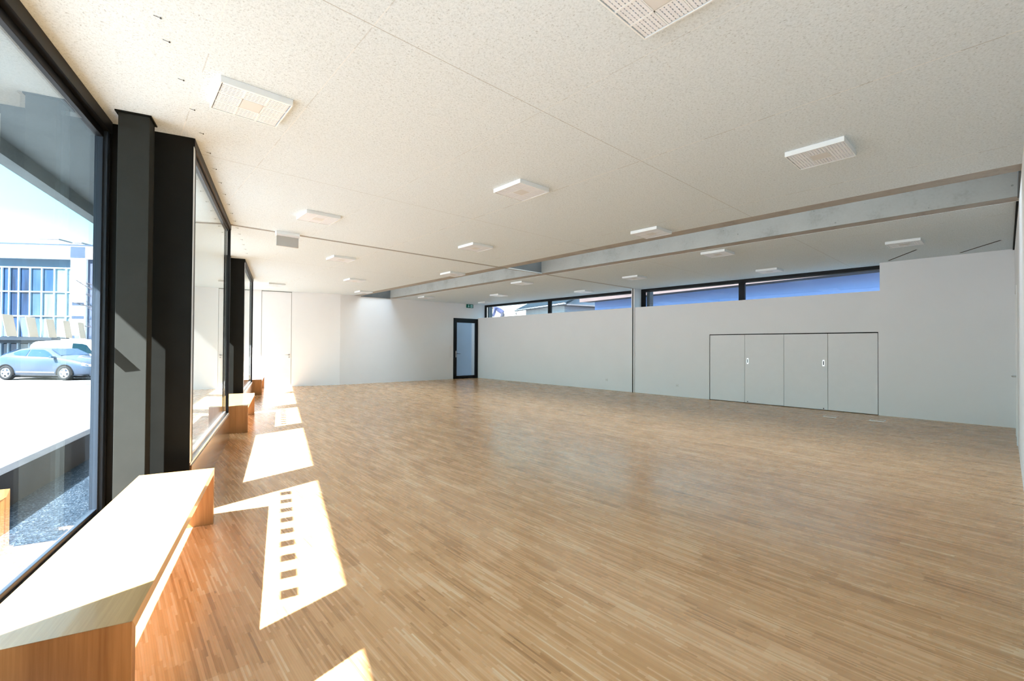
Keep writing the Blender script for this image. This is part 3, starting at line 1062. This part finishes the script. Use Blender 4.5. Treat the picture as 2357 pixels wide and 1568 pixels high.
make_bench('window_bench', 2.155, 2.35, 'large oak bench in the foreground at the lower left, sunlit top')
make_bench('window_bench', 8.82, 2.22, 'oak bench in the second window bay, middle of the three')
make_bench('window_bench', 15.16, 2.26, 'small looking oak bench in the farthest bay before the tall white door')

# ------------------------------------------------------------------ outside, glazed side
GZ = -0.09
gr = MB()
gr.prism([tuple((FP(-2.38, -8))[:2]), tuple((FP(-0.60, -8))[:2]), tuple((FP(-0.60, 30))[:2]), tuple((FP(-2.38, 30))[:2])], -0.30, -0.125)
tag(obj('gravel', gr, 'gravel'), 'blue-grey gravel strip outside the glazing', 'gravel', kind='stuff')
struct('ground_plaza', MB().prism([tuple((FP(-2.4, -60))[:2]), tuple((FP(-2.4, 90))[:2]), tuple((FP(-110, 90))[:2]), tuple((FP(-110, -60))[:2])], -0.35, GZ), 'plaza', 'bright pale paved plaza outside', 'ground')
struct('wall_low', MB().fbox(-2.52, -2.38, -8, 30, -0.3, 0.225), 'parapet', 'low dark edge wall between gravel and plaza', 'wall')


def UWp(u, w, z=0.0):
    return RR*u + FW*w + V((0, 0, z))


kb = MB()
kd = (UWp(-18.0, 16.6) - UWp(-15.9, 17.4))
kd = RR
kb.abox(UWp(0, 17.35), RR, FW, -60, -8, -0.12, 0.12, GZ, GZ+0.02)
kb.abox(UWp(0, 16.0), (RR + FW*0.05).normalized(), FW, -60, -6, -0.35, 0.35, GZ, GZ+0.006)
struct('kerb_street', kb, 'kerb', 'grey kerb lines across the plaza', 'kerb')


# car -------------------------------------------------------------------
def interp(tab, s):
    if s <= tab[0][0]:
        return tab[0][1]
    for (a, va), (b, vb) in zip(tab, tab[1:]):
        if s <= b:
            return va + (vb-va)*(s-a)/(b-a)
    return tab[-1][1]


def vehicle(name, org, ax, ay, spec, label, paint, glass):
    """s runs along ax (forward), v along ay (away from the viewer), from the near front wheel."""
    root = thing(name, org, label, 'van' if 'van' in name else 'car')
    P = lambda s, v, z: org + ax*s + ay*v + V((0, 0, z))
    W = spec['w']
    top, belt, low, half = spec['top'], spec['belt'], spec['low'], spec['half']
    ss = spec['ss']
    def section(s):
        zt, zb, zl, f = interp(top, s), interp(belt, s), interp(low, s), interp(half, s)
        hw = W/2*f
        zb = min(zb, zt-0.03)
        rh = hw*interp(spec['roof'], s)
        zm = (zl+zb)*0.5
        return [(-hw*0.92, zl), (-hw*0.985, zl+0.12), (-hw, zm), (-hw*0.965, zb-0.04), (-hw*0.93, zb), (-rh, zt-0.035), (-rh*0.8, zt),
                (0, zt+0.012), (rh*0.8, zt), (rh, zt-0.035), (hw*0.93, zb), (hw*0.965, zb-0.04), (hw, zm), (hw*0.985, zl+0.12), (hw*0.92, zl)]
    mb = MB()
    rings = [[mb.bm.verts.new(P(s, v + W/2, z)) for v, z in section(s)] for s in ss]
    for a, b in zip(rings, rings[1:]):
        for i in range(len(a)-1):
            f = mb.bm.faces.new((a[i], a[i+1], b[i+1], b[i]))
            f.smooth = True
        mb.bm.faces.new((a[-1], a[0], b[0], b[-1]))
    mb.bm.faces.new(rings[0])
    mb.bm.faces.new(list(reversed(rings[-1])))
    obj('body', mb, paint, root)
    def side_pt(s, k, off, sgn=-1):
        sec = section(s)
        a, b = (sec[4], sec[5]) if sgn < 0 else (sec[10], sec[9])
        v, z = a[0] + (b[0]-a[0])*k, a[1] + (b[1]-a[1])*k
        return P(s, v + W/2 + sgn*off, z + off*0.3)
    for sgn in (-1, 1):
        for poly in spec['windows']:
            g = MB()
            outer = [g.bm.verts.new(side_pt(s, k, 0.012, sgn)) for s, k in poly]
            inner = [g.bm.verts.new(side_pt(s, k, -0.004, sgn)) for s, k in poly]
            n = len(poly)
            g.bm.faces.new(outer)
            g.bm.faces.new(list(reversed(inner)))
            for i in range(n):
                g.bm.faces.new((outer[i], inner[i], inner[(i+1) % n], outer[(i+1) % n]))
            obj('side_window', g, glass, root)
    for nm, (sa, sb) in (('windscreen', spec['ws']), ('rear_window', spec['rw'])):
        g = MB()
        lst = []
        for s in (sa, sb):
            sec = section(s)
            for kk in (-0.93, 0.93):
                zt = interp(top, s)
                hw = sec[9][0]
                lst.append(P(s, hw*kk + W/2, zt + 0.016))
        nrm = V((0, 0, 1))
        q = [lst[0], lst[1], lst[3], lst[2]]
        g.hexa([p - nrm*0.012 for p in q] + [p + nrm*0.006 for p in q])
        obj(nm, g, glass, root)
    for s in spec['wheels']:
        for v, sg in ((0.0, -1), (W, 1)):
            o = P(s, v, spec['r'] + GZ)
            tw = MB().lathe(o + ay*sg*(-0.19), ay*sg, [(spec['r']*0.62, 0.0), (spec['r']*0.95, 0.0), (spec['r'], 0.03), (spec['r'], 0.16), (spec['r']*0.95, 0.195), (spec['r']*0.66, 0.2), (spec['r']*0.62, 0.18)], 32, closed=True)
            wh = obj('wheel', tw, 'rubber', root)
            rim = MB()
            rim.lathe(o + ay*sg*(-0.05), ay*sg, [(spec['r']*0.55, 0.0), (spec['r']*0.66, 0.0), (spec['r']*0.66, 0.05), (spec['r']*0.58, 0.055)], 32, closed=True)
            rim.lathe(o + ay*sg*(-0.03), ay*sg, [(spec['r']*0.16, 0), (spec['r']*0.14, 0.045)], 16)
            for k in range(5):
                a = 2*pi*k/5 + 0.3
                d = ax*math.cos(a) + V((0, 0, 1))*math.sin(a)
                e = (ay*sg).cross(d)
                rim.plate(o, d, e, ay*sg, [(spec['r']*0.10, -0.045), (spec['r']*0.58, -0.03), (spec['r']*0.58, 0.03), (spec['r']*0.10, 0.045)], 0.012)
            obj('rim', rim, 'alloy', wh)
            arch = MB()
            ro_, ri_ = spec['r']*1.16, spec['r']*0.99
            aa = [-0.25 + (pi+0.5)*i/18 for i in range(19)]
            for p_, q_ in zip(aa, aa[1:]):
                arch.plate(o + ay*sg*(-0.05), ax, V((0, 0, 1)), ay*sg, [(math.cos(p_)*ri_, math.sin(p_)*ri_), (math.cos(p_)*ro_, math.sin(p_)*ro_), (math.cos(q_)*ro_, math.sin(q_)*ro_), (math.cos(q_)*ri_, math.sin(q_)*ri_)], 0.058)
            if v == 0.0:
                obj('wheel_arch', arch, 'dark_gap', root)
            else:
                arch.bm.free()
    for nm, m_, fn in spec['extra']:
        g = MB()
        fn(g, P)
        obj(nm, g, m_, root, 0.004)
    return root


mito = dict(
    w=1.72, r=0.315, wheels=(0.0, -2.5),
    ss=[-3.2, -3.17, -3.1, -2.95, -2.75, -2.5, -2.25, -2.0, -1.7, -1.4, -1.1, -0.85, -0.6, -0.4, -0.25, 0.0, 0.3, 0.6, 0.8, 0.95, 1.03, 1.06],
    top=[(-3.2, 0.55), (-3.15, 0.80), (-3.0, 0.95), (-2.75, 1.07), (-2.3, 1.23), (-1.8, 1.30), (-1.2, 1.31), (-0.85, 1.24), (-0.3, 0.94), (0.0, 0.885), (0.4, 0.81), (0.75, 0.70), (0.95, 0.58), (1.06, 0.40)],
    belt=[(-3.2, 0.45), (-3.0, 0.85), (-2.5, 0.93), (-1.5, 0.885), (-0.3, 0.86), (0.4, 0.76), (0.9, 0.58), (1.06, 0.36)],
    low=[(-3.2, 0.25), (-2.9, 0.10), (0.5, 0.10), (0.95, 0.10), (1.06, 0.16)],
    half=[(-3.2, 0.75), (-3.0, 0.92), (-2.5, 1.0), (0.2, 1.0), (0.7, 0.94), (0.95, 0.82), (1.06, 0.66)],
    roof=[(-3.2, 0.85), (-2.5, 0.66), (-1.5, 0.68), (-0.85, 0.72), (-0.3, 0.84), (1.06, 0.9)],
    windows=[[(-2.42, 0.55), (-2.2, 0.2), (-1.72, 0.12), (-1.72, 0.86), (-2.1, 0.85)], [(-1.66, 0.12), (-0.52, 0.14), (-0.86, 0.72), (-1.1, 0.88), (-1.66, 0.87)]],
    ws=(-0.34, -0.84), rw=(-2.95, -2.4),
    extra=[('side_strip', 'aluminium', lambda g, P: g.hexa([P(-2.05, -0.012, 0.245), P(-0.42, -0.012, 0.225), P(-0.42, 0.02, 0.225), P(-2.05, 0.02, 0.245), P(-2.05, -0.012, 0.285), P(-0.42, -0.012, 0.265), P(-0.42, 0.02, 0.265), P(-2.05, 0.02, 0.285)])),
           ('wing_mirror', 'car_blue', lambda g, P: g.hexa([P(-0.52, -0.16, 0.86), P(-0.40, -0.16, 0.86), P(-0.40, 0.06, 0.86), P(-0.52, 0.06, 0.86), P(-0.50, -0.15, 0.95), P(-0.42, -0.15, 0.95), P(-0.42, 0.06, 0.93), P(-0.50, 0.06, 0.93)])),
           ('headlight', 'lamp_lens', lambda g, P: g.hexa([P(0.70, 0.06, 0.54), P(0.98, 0.20, 0.50), P(0.92, 0.30, 0.50), P(0.66, 0.14, 0.56), P(0.68, 0.07, 0.66), P(0.93, 0.22, 0.58), P(0.88, 0.32, 0.60), P(0.64, 0.15, 0.68)])),
           ('front_grille', 'dark_gap', lambda g, P: g.hexa([P(1.0, 0.45, 0.16), P(1.065, 0.55, 0.16), P(1.065, 1.17, 0.16), P(1.0, 1.27, 0.16), P(1.0, 0.45, 0.30), P(1.07, 0.55, 0.30), P(1.07, 1.17, 0.30), P(1.0, 1.27, 0.30)])),
           ('underbody', 'dark_gap', lambda g, P: g.hexa([P(-3.0, 0.2, 0.02), P(0.9, 0.2, 0.02), P(0.9, 1.52, 0.02), P(-3.0, 1.52, 0.02), P(-3.0, 0.1, 0.14), P(0.9, 0.1, 0.14), P(0.9, 1.6, 0.14), P(-3.0, 1.6, 0.14)]))])
vehicle('parked_car', UWp(-19.04, 19.05, 0), RR, FW, mito, 'light blue three-door hatchback parked across the plaza', 'car_blue', 'car_glass')
van = dict(
    w=1.85, r=0.32, wheels=(0.0, -2.8),
    ss=[-3.6, -3.55, -3.3, -2.5, -1.5, -1.0, -0.6, -0.3, 0.0, 0.15, 0.35, 0.6, 0.8, 0.86],
    top=[(-3.6, 1.3), (-3.5, 1.56), (-3.0, 1.64), (-1.0, 1.64), (-0.5, 1.56), (0.25, 0.96), (0.6, 0.82), (0.8, 0.66), (0.86, 0.4)],
    belt=[(-3.6, 0.9), (-1.0, 0.92), (0.2, 0.88), (0.6, 0.74), (0.86, 0.36)],
    low=[(-3.6, 0.15), (0.86, 0.15)],
    half=[(-3.6, 0.96), (-3.3, 1.0), (0.3, 1.0), (0.7, 0.93), (0.86, 0.8)],
    roof=[(-3.6, 0.86), (-0.6, 0.82), (0.2, 0.9), (0.86, 0.95)],
    windows=[[(-1.35, 0.15), (-0.15, 0.12), (-0.62, 0.78), (-0.85, 0.84), (-1.35, 0.84)]],
    ws=(0.18, -0.46), rw=(-3.58, -3.52),
    extra=[('headlight', 'lamp_lens', lambda g, P: g.hexa([P(0.55, 0.03, 0.52), P(0.8, 0.16, 0.50), P(0.76, 0.3, 0.50), P(0.5, 0.12, 0.54), P(0.5, 0.05, 0.68), P(0.76, 0.18, 0.62), P(0.7, 0.3, 0.64), P(0.46, 0.12, 0.7)])),
           ('roof_rack', 'plastic_white', lambda g, P: g.box(0, 0, 0, 0, 0, 0) if False else g.hexa([P(-1.95, 0.12, 1.6), P(-1.85, 0.12, 1.6), P(-1.85, 1.72, 1.6), P(-1.95, 1.72, 1.6), P(-1.95, 0.12, 1.72), P(-1.88, 0.12, 1.72), P(-1.88, 1.72, 1.72), P(-1.95, 1.72, 1.72)]))])
vehicle('parked_van', UWp(-21.55, 23.2, 0), RR, FW, van, 'white van half hidden behind the light blue car', 'van_white', 'van_glass')

# building across the plaza ---------------------------------------------
BO = V((-6.834, 55.148, 0))
BD = V((0.8147, -0.5798, 0)).normalized()
BN = V((-BD.y, BD.x, 0))           # away from the viewer
bl = thing('office_building', BO + BD*2, 'white office building with blue glazed front across the plaza', 'building')
def bb(x0, x1, y0, y1, z0, z1):
    return MB().abox(BO, BD, BN, x0, x1, y0, y1, z0, z1)
obj('fascia', bb(-14, 16, -0.55, 0.4, 8.42, 9.5).abox(BO, BD, BN, -14, 16, 0.4, 12, 9.0, 9.45), 'bld_white', bl)
obj('roof_edge', bb(-14, 16, -0.6, 0.4, 9.5, 9.6), 'bld_panel', bl)
obj('soffit_band', bb(-14, 5.66, -0.05, 0.5, 7.73, 8.42), 'bld_soffit', bl)
obj('side_pier', bb(5.66, 6.8, -0.5, 0.5, GZ, 8.42), 'bld_white', bl, label='plain white corner pier')
obj('side_wall', bb(6.8, 16, -0.3, 0.5, GZ, 8.42), 'bld_side', bl, label='blue-grey wall beside the pier')
obj('end_panel', bb(5.66, 6.76, -0.57, -0.5, 8.5, 9.42), 'bld_panel', bl, label='square blue panel in the white fascia')
obj('back_wall', bb(-14, 16, 3.0, 3.3, GZ, 9.0), 'bld_panel', bl)
xs = [-13.2, -12.1, -11.0, -9.9, -8.8, -7.7, -6.6, -5.5, -4.4, -3.3, -2.2, -1.2, -0.45, 0.267, 0.805, 1.505, 2.335, 3.202, 4.138, 5.015, 5.668]
zs_ = [(0.0, 1.45), (1.99, 3.70), (3.73, 5.70), (5.74, 7.73)]
fm = MB()
for x in xs:
    fm.abox(BO, BD, BN, x-0.045, x+0.045, -0.12, 0.1, GZ, 7.75)
for z in (3.715, 5.72, 7.70):
    fm.abox(BO, BD, BN, -13.2, 5.67, -0.10, 0.1, z-0.05, z+0.05)
obj('curtain_wall_frame', fm, 'bld_frame', bl)
for z0_, z1_ in zs_:
    for a, b in zip(xs, xs[1:]):
        if b < -1.5:
            continue
        pale = a > 3.9
        obj('pane', bb(a+0.04, b-0.04, 0.0, 0.04, z0_+0.03, z1_-0.03), 'curtain_pale' if pale else 'curtain_glass', bl)
obj('pane', bb(-13.2, -1.3, 0.0, 0.04, 0, 7.7), 'curtain_glass', bl)
obj('canopy', bb(-14, 5.3, -1.7, 0.0, 1.72, 1.98).abox(BO, BD, BN, -14, 4.0, -1.5, 0, 1.48, 1.72), 'frame_grey', bl, label='grey entrance canopy')
pm = MB()
for z in (1.0, 1.9, 3.5, 4.6):
    pm.abox(BO, BD, BN, 5.8, 6.7, -0.53, -0.5, z, z+0.25)
    pm.abox(BO, BD, BN, 6.85, 9.0, -0.33, -0.3, z, z+0.2)
obj('louvre_strip', pm, 'bld_panel', bl, label='short blue louvre strips')
for i, (a, b, z0_, z1_, lab) in enumerate(((2.5, 4.2, 9.6, 10.25, 'larger white rooftop skylight box on the office building'), (5.1, 5.95, 9.6, 10.0, 'smaller white rooftop skylight box at the pier end of the office roof'))):
    sk = obj('rooftop_skylight', bb(a, b, 0.2, 1.8, 9.6, z1_-0.18), 'bld_white', bl, label=lab)
    obj('lid', MB().abox(BO, BD, BN, a+0.1, b-0.1, 0.3, 1.7, z1_-0.18, z1_), 'gutter', sk, 0.08)
    obj('base_strip', bb(a+0.05, b+0.1, 0.1, 1.9, 9.6, 9.72), 'bld_panel', sk)

# bare tree between car and building
def tree():
    base = UWp(-24.5, 27.0, GZ)
    r = thing('bare_tree', base, 'leafless tree reaching in from behind the window frame', 'tree')
    mb = MB()
    mb.tube([base, base + V((0, 0, 1.5)), base + V((0.05, 0.05, 3.2)), base + V((0, 0.1, 5.0))], [0.13, 0.11, 0.08, 0.04], 8)
    obj('trunk', mb, 'bark', r)
    rnd = random.Random(3)
    for z, L, a in ((2.4, 2.2, 2.9), (3.0, 3.0, 3.05), (3.5, 2.6, 3.3), (4.0, 2.5, 2.7), (4.5, 2.2, 3.2), (4.9, 1.8, 2.8), (2.8, 2.6, 0.3), (3.8, 2.4, 0.1), (4.6, 2.0, 0.6)):
        p = base + V((0, 0.05, z))
        d = RR*math.cos(a) + FW*0.3*math.sin(a*3) + V((0, 0, 0.28))
        pts, rr = [p], [0.04]
        for q in range(6):
            d = d + V((rnd.uniform(-.2, .2), rnd.uniform(-.2, .2), rnd.uniform(-.1, .12)))
            p = p + d.normalized()*L/6
            pts.append(p)
            rr.append(0.035*(1-q/6)+0.006)
        mb = MB().tube(pts, rr, 6)
        for q in (2, 3, 4, 5):
            for w in range(2):
                e = d + V((rnd.uniform(-.7, .7), rnd.uniform(-.7, .7), rnd.uniform(-.2, .6)))
                p2 = pts[q] + e.normalized()*rnd.uniform(.4, .9)
                mb.tube([pts[q], (pts[q]+p2)/2 + V((0, 0, .04)), p2], [0.012, 0.009, 0.004], 5)
        obj('branch', mb, 'bark', r)


tree()

# ------------------------------------------------------------------ outside, high window side
# neighbour with a stained pink fascia
A0, A1 = V((17.0, 13.6, 0)), V((15.63, 2.4, 0))
d_ = (A1-A0).normalized()
n_ = V((d_.y, -d_.x, 0))
n_ = n_ if n_.x > 0 else -n_
nb = thing('neighbour_building', A0 + d_*5, 'grey-white rendered building, blue skylight put into its colour, with stained pink roof edge outside the right high window', 'building')
obj('wall', MB().abox(A0, d_, n_, -0.2, 22, 0.75, 5, -0.1, 3.68), 'neighbour_wall', nb)
obj('bounce_blocker', MB().abox(A0, d_, n_, -0.21, 22.01, 0.735, 0.76, -0.1, 2.8), 'kerb_dark', nb)  # added unseen strip, keeps the sunlit wall's blue glow off the ceiling
obj('fascia_board', MB().abox(A0, d_, n_, -0.5, 22, 0.0, 0.06, 3.63, 3.98), 'pink', nb, label='pale pink fascia with dark stains')
obj('soffit', MB().abox(A0, d_, n_, -0.5, 22, 0.06, 0.75, 3.66, 3.72), 'soffit_dark', nb)
rf = MB()
P = lambda x, y, z: A0 + d_*x + n_*y + V((0, 0, z))
rf.hexa([P(-0.5, 0, 3.98), P(22, 0, 3.98), P(22, 5, 3.99), P(-0.5, 5, 3.99), P(-0.5, 0, 4.05), P(22, 0, 4.05), P(22, 5, 4.5), P(-0.5, 5, 4.5)])
obj('roof', rf, 'slate', nb)

# corrugated house with slate roof and gutter
H0 = V((24.0, 21.21, 0))
hs = thing('corrugated_house', H0 + TF*3, 'white corrugated house with dark slate roof and gutter outside the left high window', 'house')
HL, HWd, HZ = 5.6, 6.0, 4.44
mb = MB()
nn = 34
a_ = []
for i in range(nn*2+1):
    t = HL*i/(nn*2)
    n = 0.06 if i % 2 else 0.0
    a_.append((t, n))
for (ta, na), (tb, nb_) in zip(a_, a_[1:]):
    q = [H0 + TF*ta - NF*na, H0 + TF*tb - NF*nb_]
    f = [mb.bm.verts.new(q[0] + V((0, 0, 0))), mb.bm.verts.new(q[1]), mb.bm.verts.new(q[1] + V((0, 0, HZ))), mb.bm.verts.new(q[0] + V((0, 0, HZ)))]
    mb.bm.faces.new(f)
mb.abox(H0, NF, TF, 0.001, 0.1, 0, HL, 0, HZ)
obj('corrugated_wall', mb, 'corrugated', hs)
gb = MB()
for tt in (0.0, HL-0.1):
    P = lambda n, z, t=tt: H0 + NF*n + TF*t + V((0, 0, z))
    pts = [P(0.1, 0), P(HWd, 0), P(HWd, HZ), P(HWd/2, HZ+1.5), P(0.1, HZ)]
    a = [gb.bm.verts.new(p) for p in pts]
    b = [gb.bm.verts.new(p + TF*0.1) for p in pts]
    gb.bm.faces.new(a)
    gb.bm.faces.new(list(reversed(b)))
    for i in range(5):
        gb.bm.faces.new((a[i], b[i], b[(i+1) % 5], a[(i+1) % 5]))
obj('gable_wall', gb, 'gable', hs)
rf = MB()
for sgn in (0, 1):
    P = lambda n, t, z: H0 + NF*(n if sgn == 0 else HWd-n) + TF*t + V((0, 0, z))
    zE, zR = HZ-0.02, HZ+1.62
    rf.hexa([P(-0.45, -0.9, zE), P(HWd/2, -0.9, zR), P(HWd/2, HL+0.9, zR), P(-0.45, HL+0.9, zE), P(-0.45, -0.9, zE+0.12), P(HWd/2, -0.9, zR+0.12), P(HWd/2, HL+0.9, zR+0.12), P(-0.45, HL+0.9, zE+0.12)])
obj('roof', rf, 'slate', hs)
obj('gutter', MB().tube([H0 - NF*0.53 - TF*0.9 + V((0, 0, HZ-0.02)), H0 - NF*0.53 + TF*(HL+0.9) + V((0, 0, HZ-0.02))], 0.065, 12), 'gutter', hs)
for i in range(12):
    t = -0.8 + (HL+1.6)*i/11
    p = H0 - NF*0.53 + TF*t + V((0, 0, HZ-0.02))
    obj('gutter_bracket', MB().tube([p - NF*0.105 + V((0, 0, 0.09)), p - NF*0.1 - V((0, 0, 0.05)), p - V((0, 0, 0.108)), p + NF*0.1 - V((0, 0, 0.06)), p + NF*0.42 - V((0, 0, 0.02))], 0.014, 6), 'gutter_dark', hs)
p = H0 - NF*0.53 + TF*(HL+0.75) + V((0, 0, HZ-0.1))
obj('downpipe', MB().tube([p, p - V((0, 0, 0.2)), p + NF*0.1 - V((0, 0, 0.42)), p + NF*0.42 - TF*0.3 - V((0, 0, 0.6)), p + NF*0.5 - TF*0.35 - V((0, 0, 3.0))], 0.05, 10), 'gutter_dark', hs, label='dark curved downpipe')
obj('roof_underside', MB().abox(H0, NF, TF, -0.42, HWd+0.42, -0.88, -0.02, HZ-0.12, HZ-0.03), 'soffit_dark', hs)

struct('ground_lane', MB().box(XR+0.45, 60, -20, 60, -0.4, -0.12), 'kerb_dark', 'shaded lane between the hall and the neighbour', 'ground')
# raised terrace carrying the stooping person
struct('ground_terrace', MB().box(15.6, 20.4, 19.4, 24.0, -0.1, 2.56), 'terrace', 'raised bright terrace beyond the high window', 'ground')


def person():
    base = V((17.6, 20.80, 2.56))
    lean = (-RR*0.86 + FW*0.1).normalized()       # bends to the left as seen from the room
    side = V((-lean.y, lean.x, 0))
    r = thing('person', base, 'person in a blue jacket and dark trousers stooping outside the high window', 'person')
    Z = V((0, 0, 1))
    hip = base + Z*0.92 + RR*0.22
    chest = hip + lean*0.42 + Z*0.30
    neck = chest + lean*0.14 + Z*0.06
    head = neck + lean*0.15 - Z*0.06
    def skin(name, chains, m, parent):
        bm = bmesh.new()
        lay = bm.verts.layers.skin.verify()
        made = {}
        first = True
        for chain in chains:
            prev = None
            for key, p, rad in chain:
                v = made.get(key)
                if v is None:
                    v = bm.verts.new(p - world_loc(parent))
                    made[key] = v
                    v[lay].radius = (rad, rad)
                    v[lay].use_root = first
                    first = False
                if prev is not None:
                    bm.edges.new((prev, v))
                prev = v
        me = bpy.data.meshes.new(name)
        bm.to_mesh(me)
        bm.free()
        o = bpy.data.objects.new(name, me)
        COL.objects.link(o)
        o.parent = parent
        for q in (m if isinstance(m, list) else [m]):
            me.materials.append(M[q])
        o.modifiers.new('skin', 'SKIN').use_smooth_shade = True
        sb = o.modifiers.new('subd', 'SUBSURF')
        sb.levels = sb.render_levels = 2
        return o
    legs = []
    hands = []
    for sg in (-1, 1):
        ft = base + side*sg*0.13 + RR*(0.05 if sg > 0 else 0.25) + Z*0.06
        kn = ft + Z*0.42 - RR*0.02
        legs.append([('hip', hip, 0.15), ('th%d' % sg, hip + side*sg*0.10 - Z*0.10, 0.105), ('kn%d' % sg, kn, 0.07), ('an%d' % sg, ft + Z*0.03, 0.048), ('toe%d' % sg, ft + lean*0.19 - Z*0.03, 0.04)])
    arms = []
    for sg in (-1, 1):
        sh = chest + side*sg*0.19 + lean*0.06
        el = sh - Z*0.29 + lean*0.05 + side*sg*0.03
        wr_ = el - Z*0.24 + lean*0.10
        arms.append([('ch', chest, 0.15), ('sh%d' % sg, sh, 0.075), ('el%d' % sg, el, 0.055), ('wr%d' % sg, wr_, 0.042)])
        hands.append((sg, wr_))
    body = skin('body', [[('hip', hip, 0.09), ('mid', (hip+chest)/2, 0.10), ('ch', chest, 0.11), ('nk', neck, 0.055), ('hd', head, 0.092), ('hd2', head + lean*0.08 - Z*0.05, 0.07)]] + [[(a, b, c*0.9) for a, b, c in l] for l in arms], 'skin', r)
    skin('trousers', legs + [[('hip', hip, 0.15), ('w', hip + lean*0.10 + Z*0.07, 0.14)]], 'trousers', r)
    skin('jacket', [[('h0', hip - lean*0.05 + Z*0.0, 0.155), ('h', hip + lean*0.06 + Z*0.05, 0.155), ('mid', (hip+chest)/2 + Z*0.02, 0.16), ('ch', chest, 0.165), ('nk', neck, 0.085)]] + arms, 'jacket', r)
    skin('hair', [[('a', head + Z*0.03 - lean*0.03, 0.10), ('b', head + Z*0.035 + lean*0.05, 0.098), ('c', head + Z*0.01 + lean*0.10, 0.07)]], 'hair', r)
    for sg, w in hands:
        ch = [[('w', w, 0.032), ('p', w - Z*0.07 + lean*0.02, 0.038)]]
        for q in range(4):
            o_ = side*(q-1.5)*0.019
            ch.append([('p', w, 0.038), ('a%d' % q, w - Z*0.105 + lean*0.03 + o_, 0.0095), ('b%d' % q, w - Z*(0.14+0.008*(q in (1, 2))) + lean*0.022 + o_, 0.0085), ('c%d' % q, w - Z*(0.165+0.01*(q in (1, 2))) + lean*0.005 + o_, 0.0075)])
        ch.append([('p', w, 0.038), ('t1', w - Z*0.07 + lean*0.055, 0.011), ('t2', w - Z*0.11 + lean*0.065, 0.009)])
        skin('hand', ch, 'skin', r)


person()
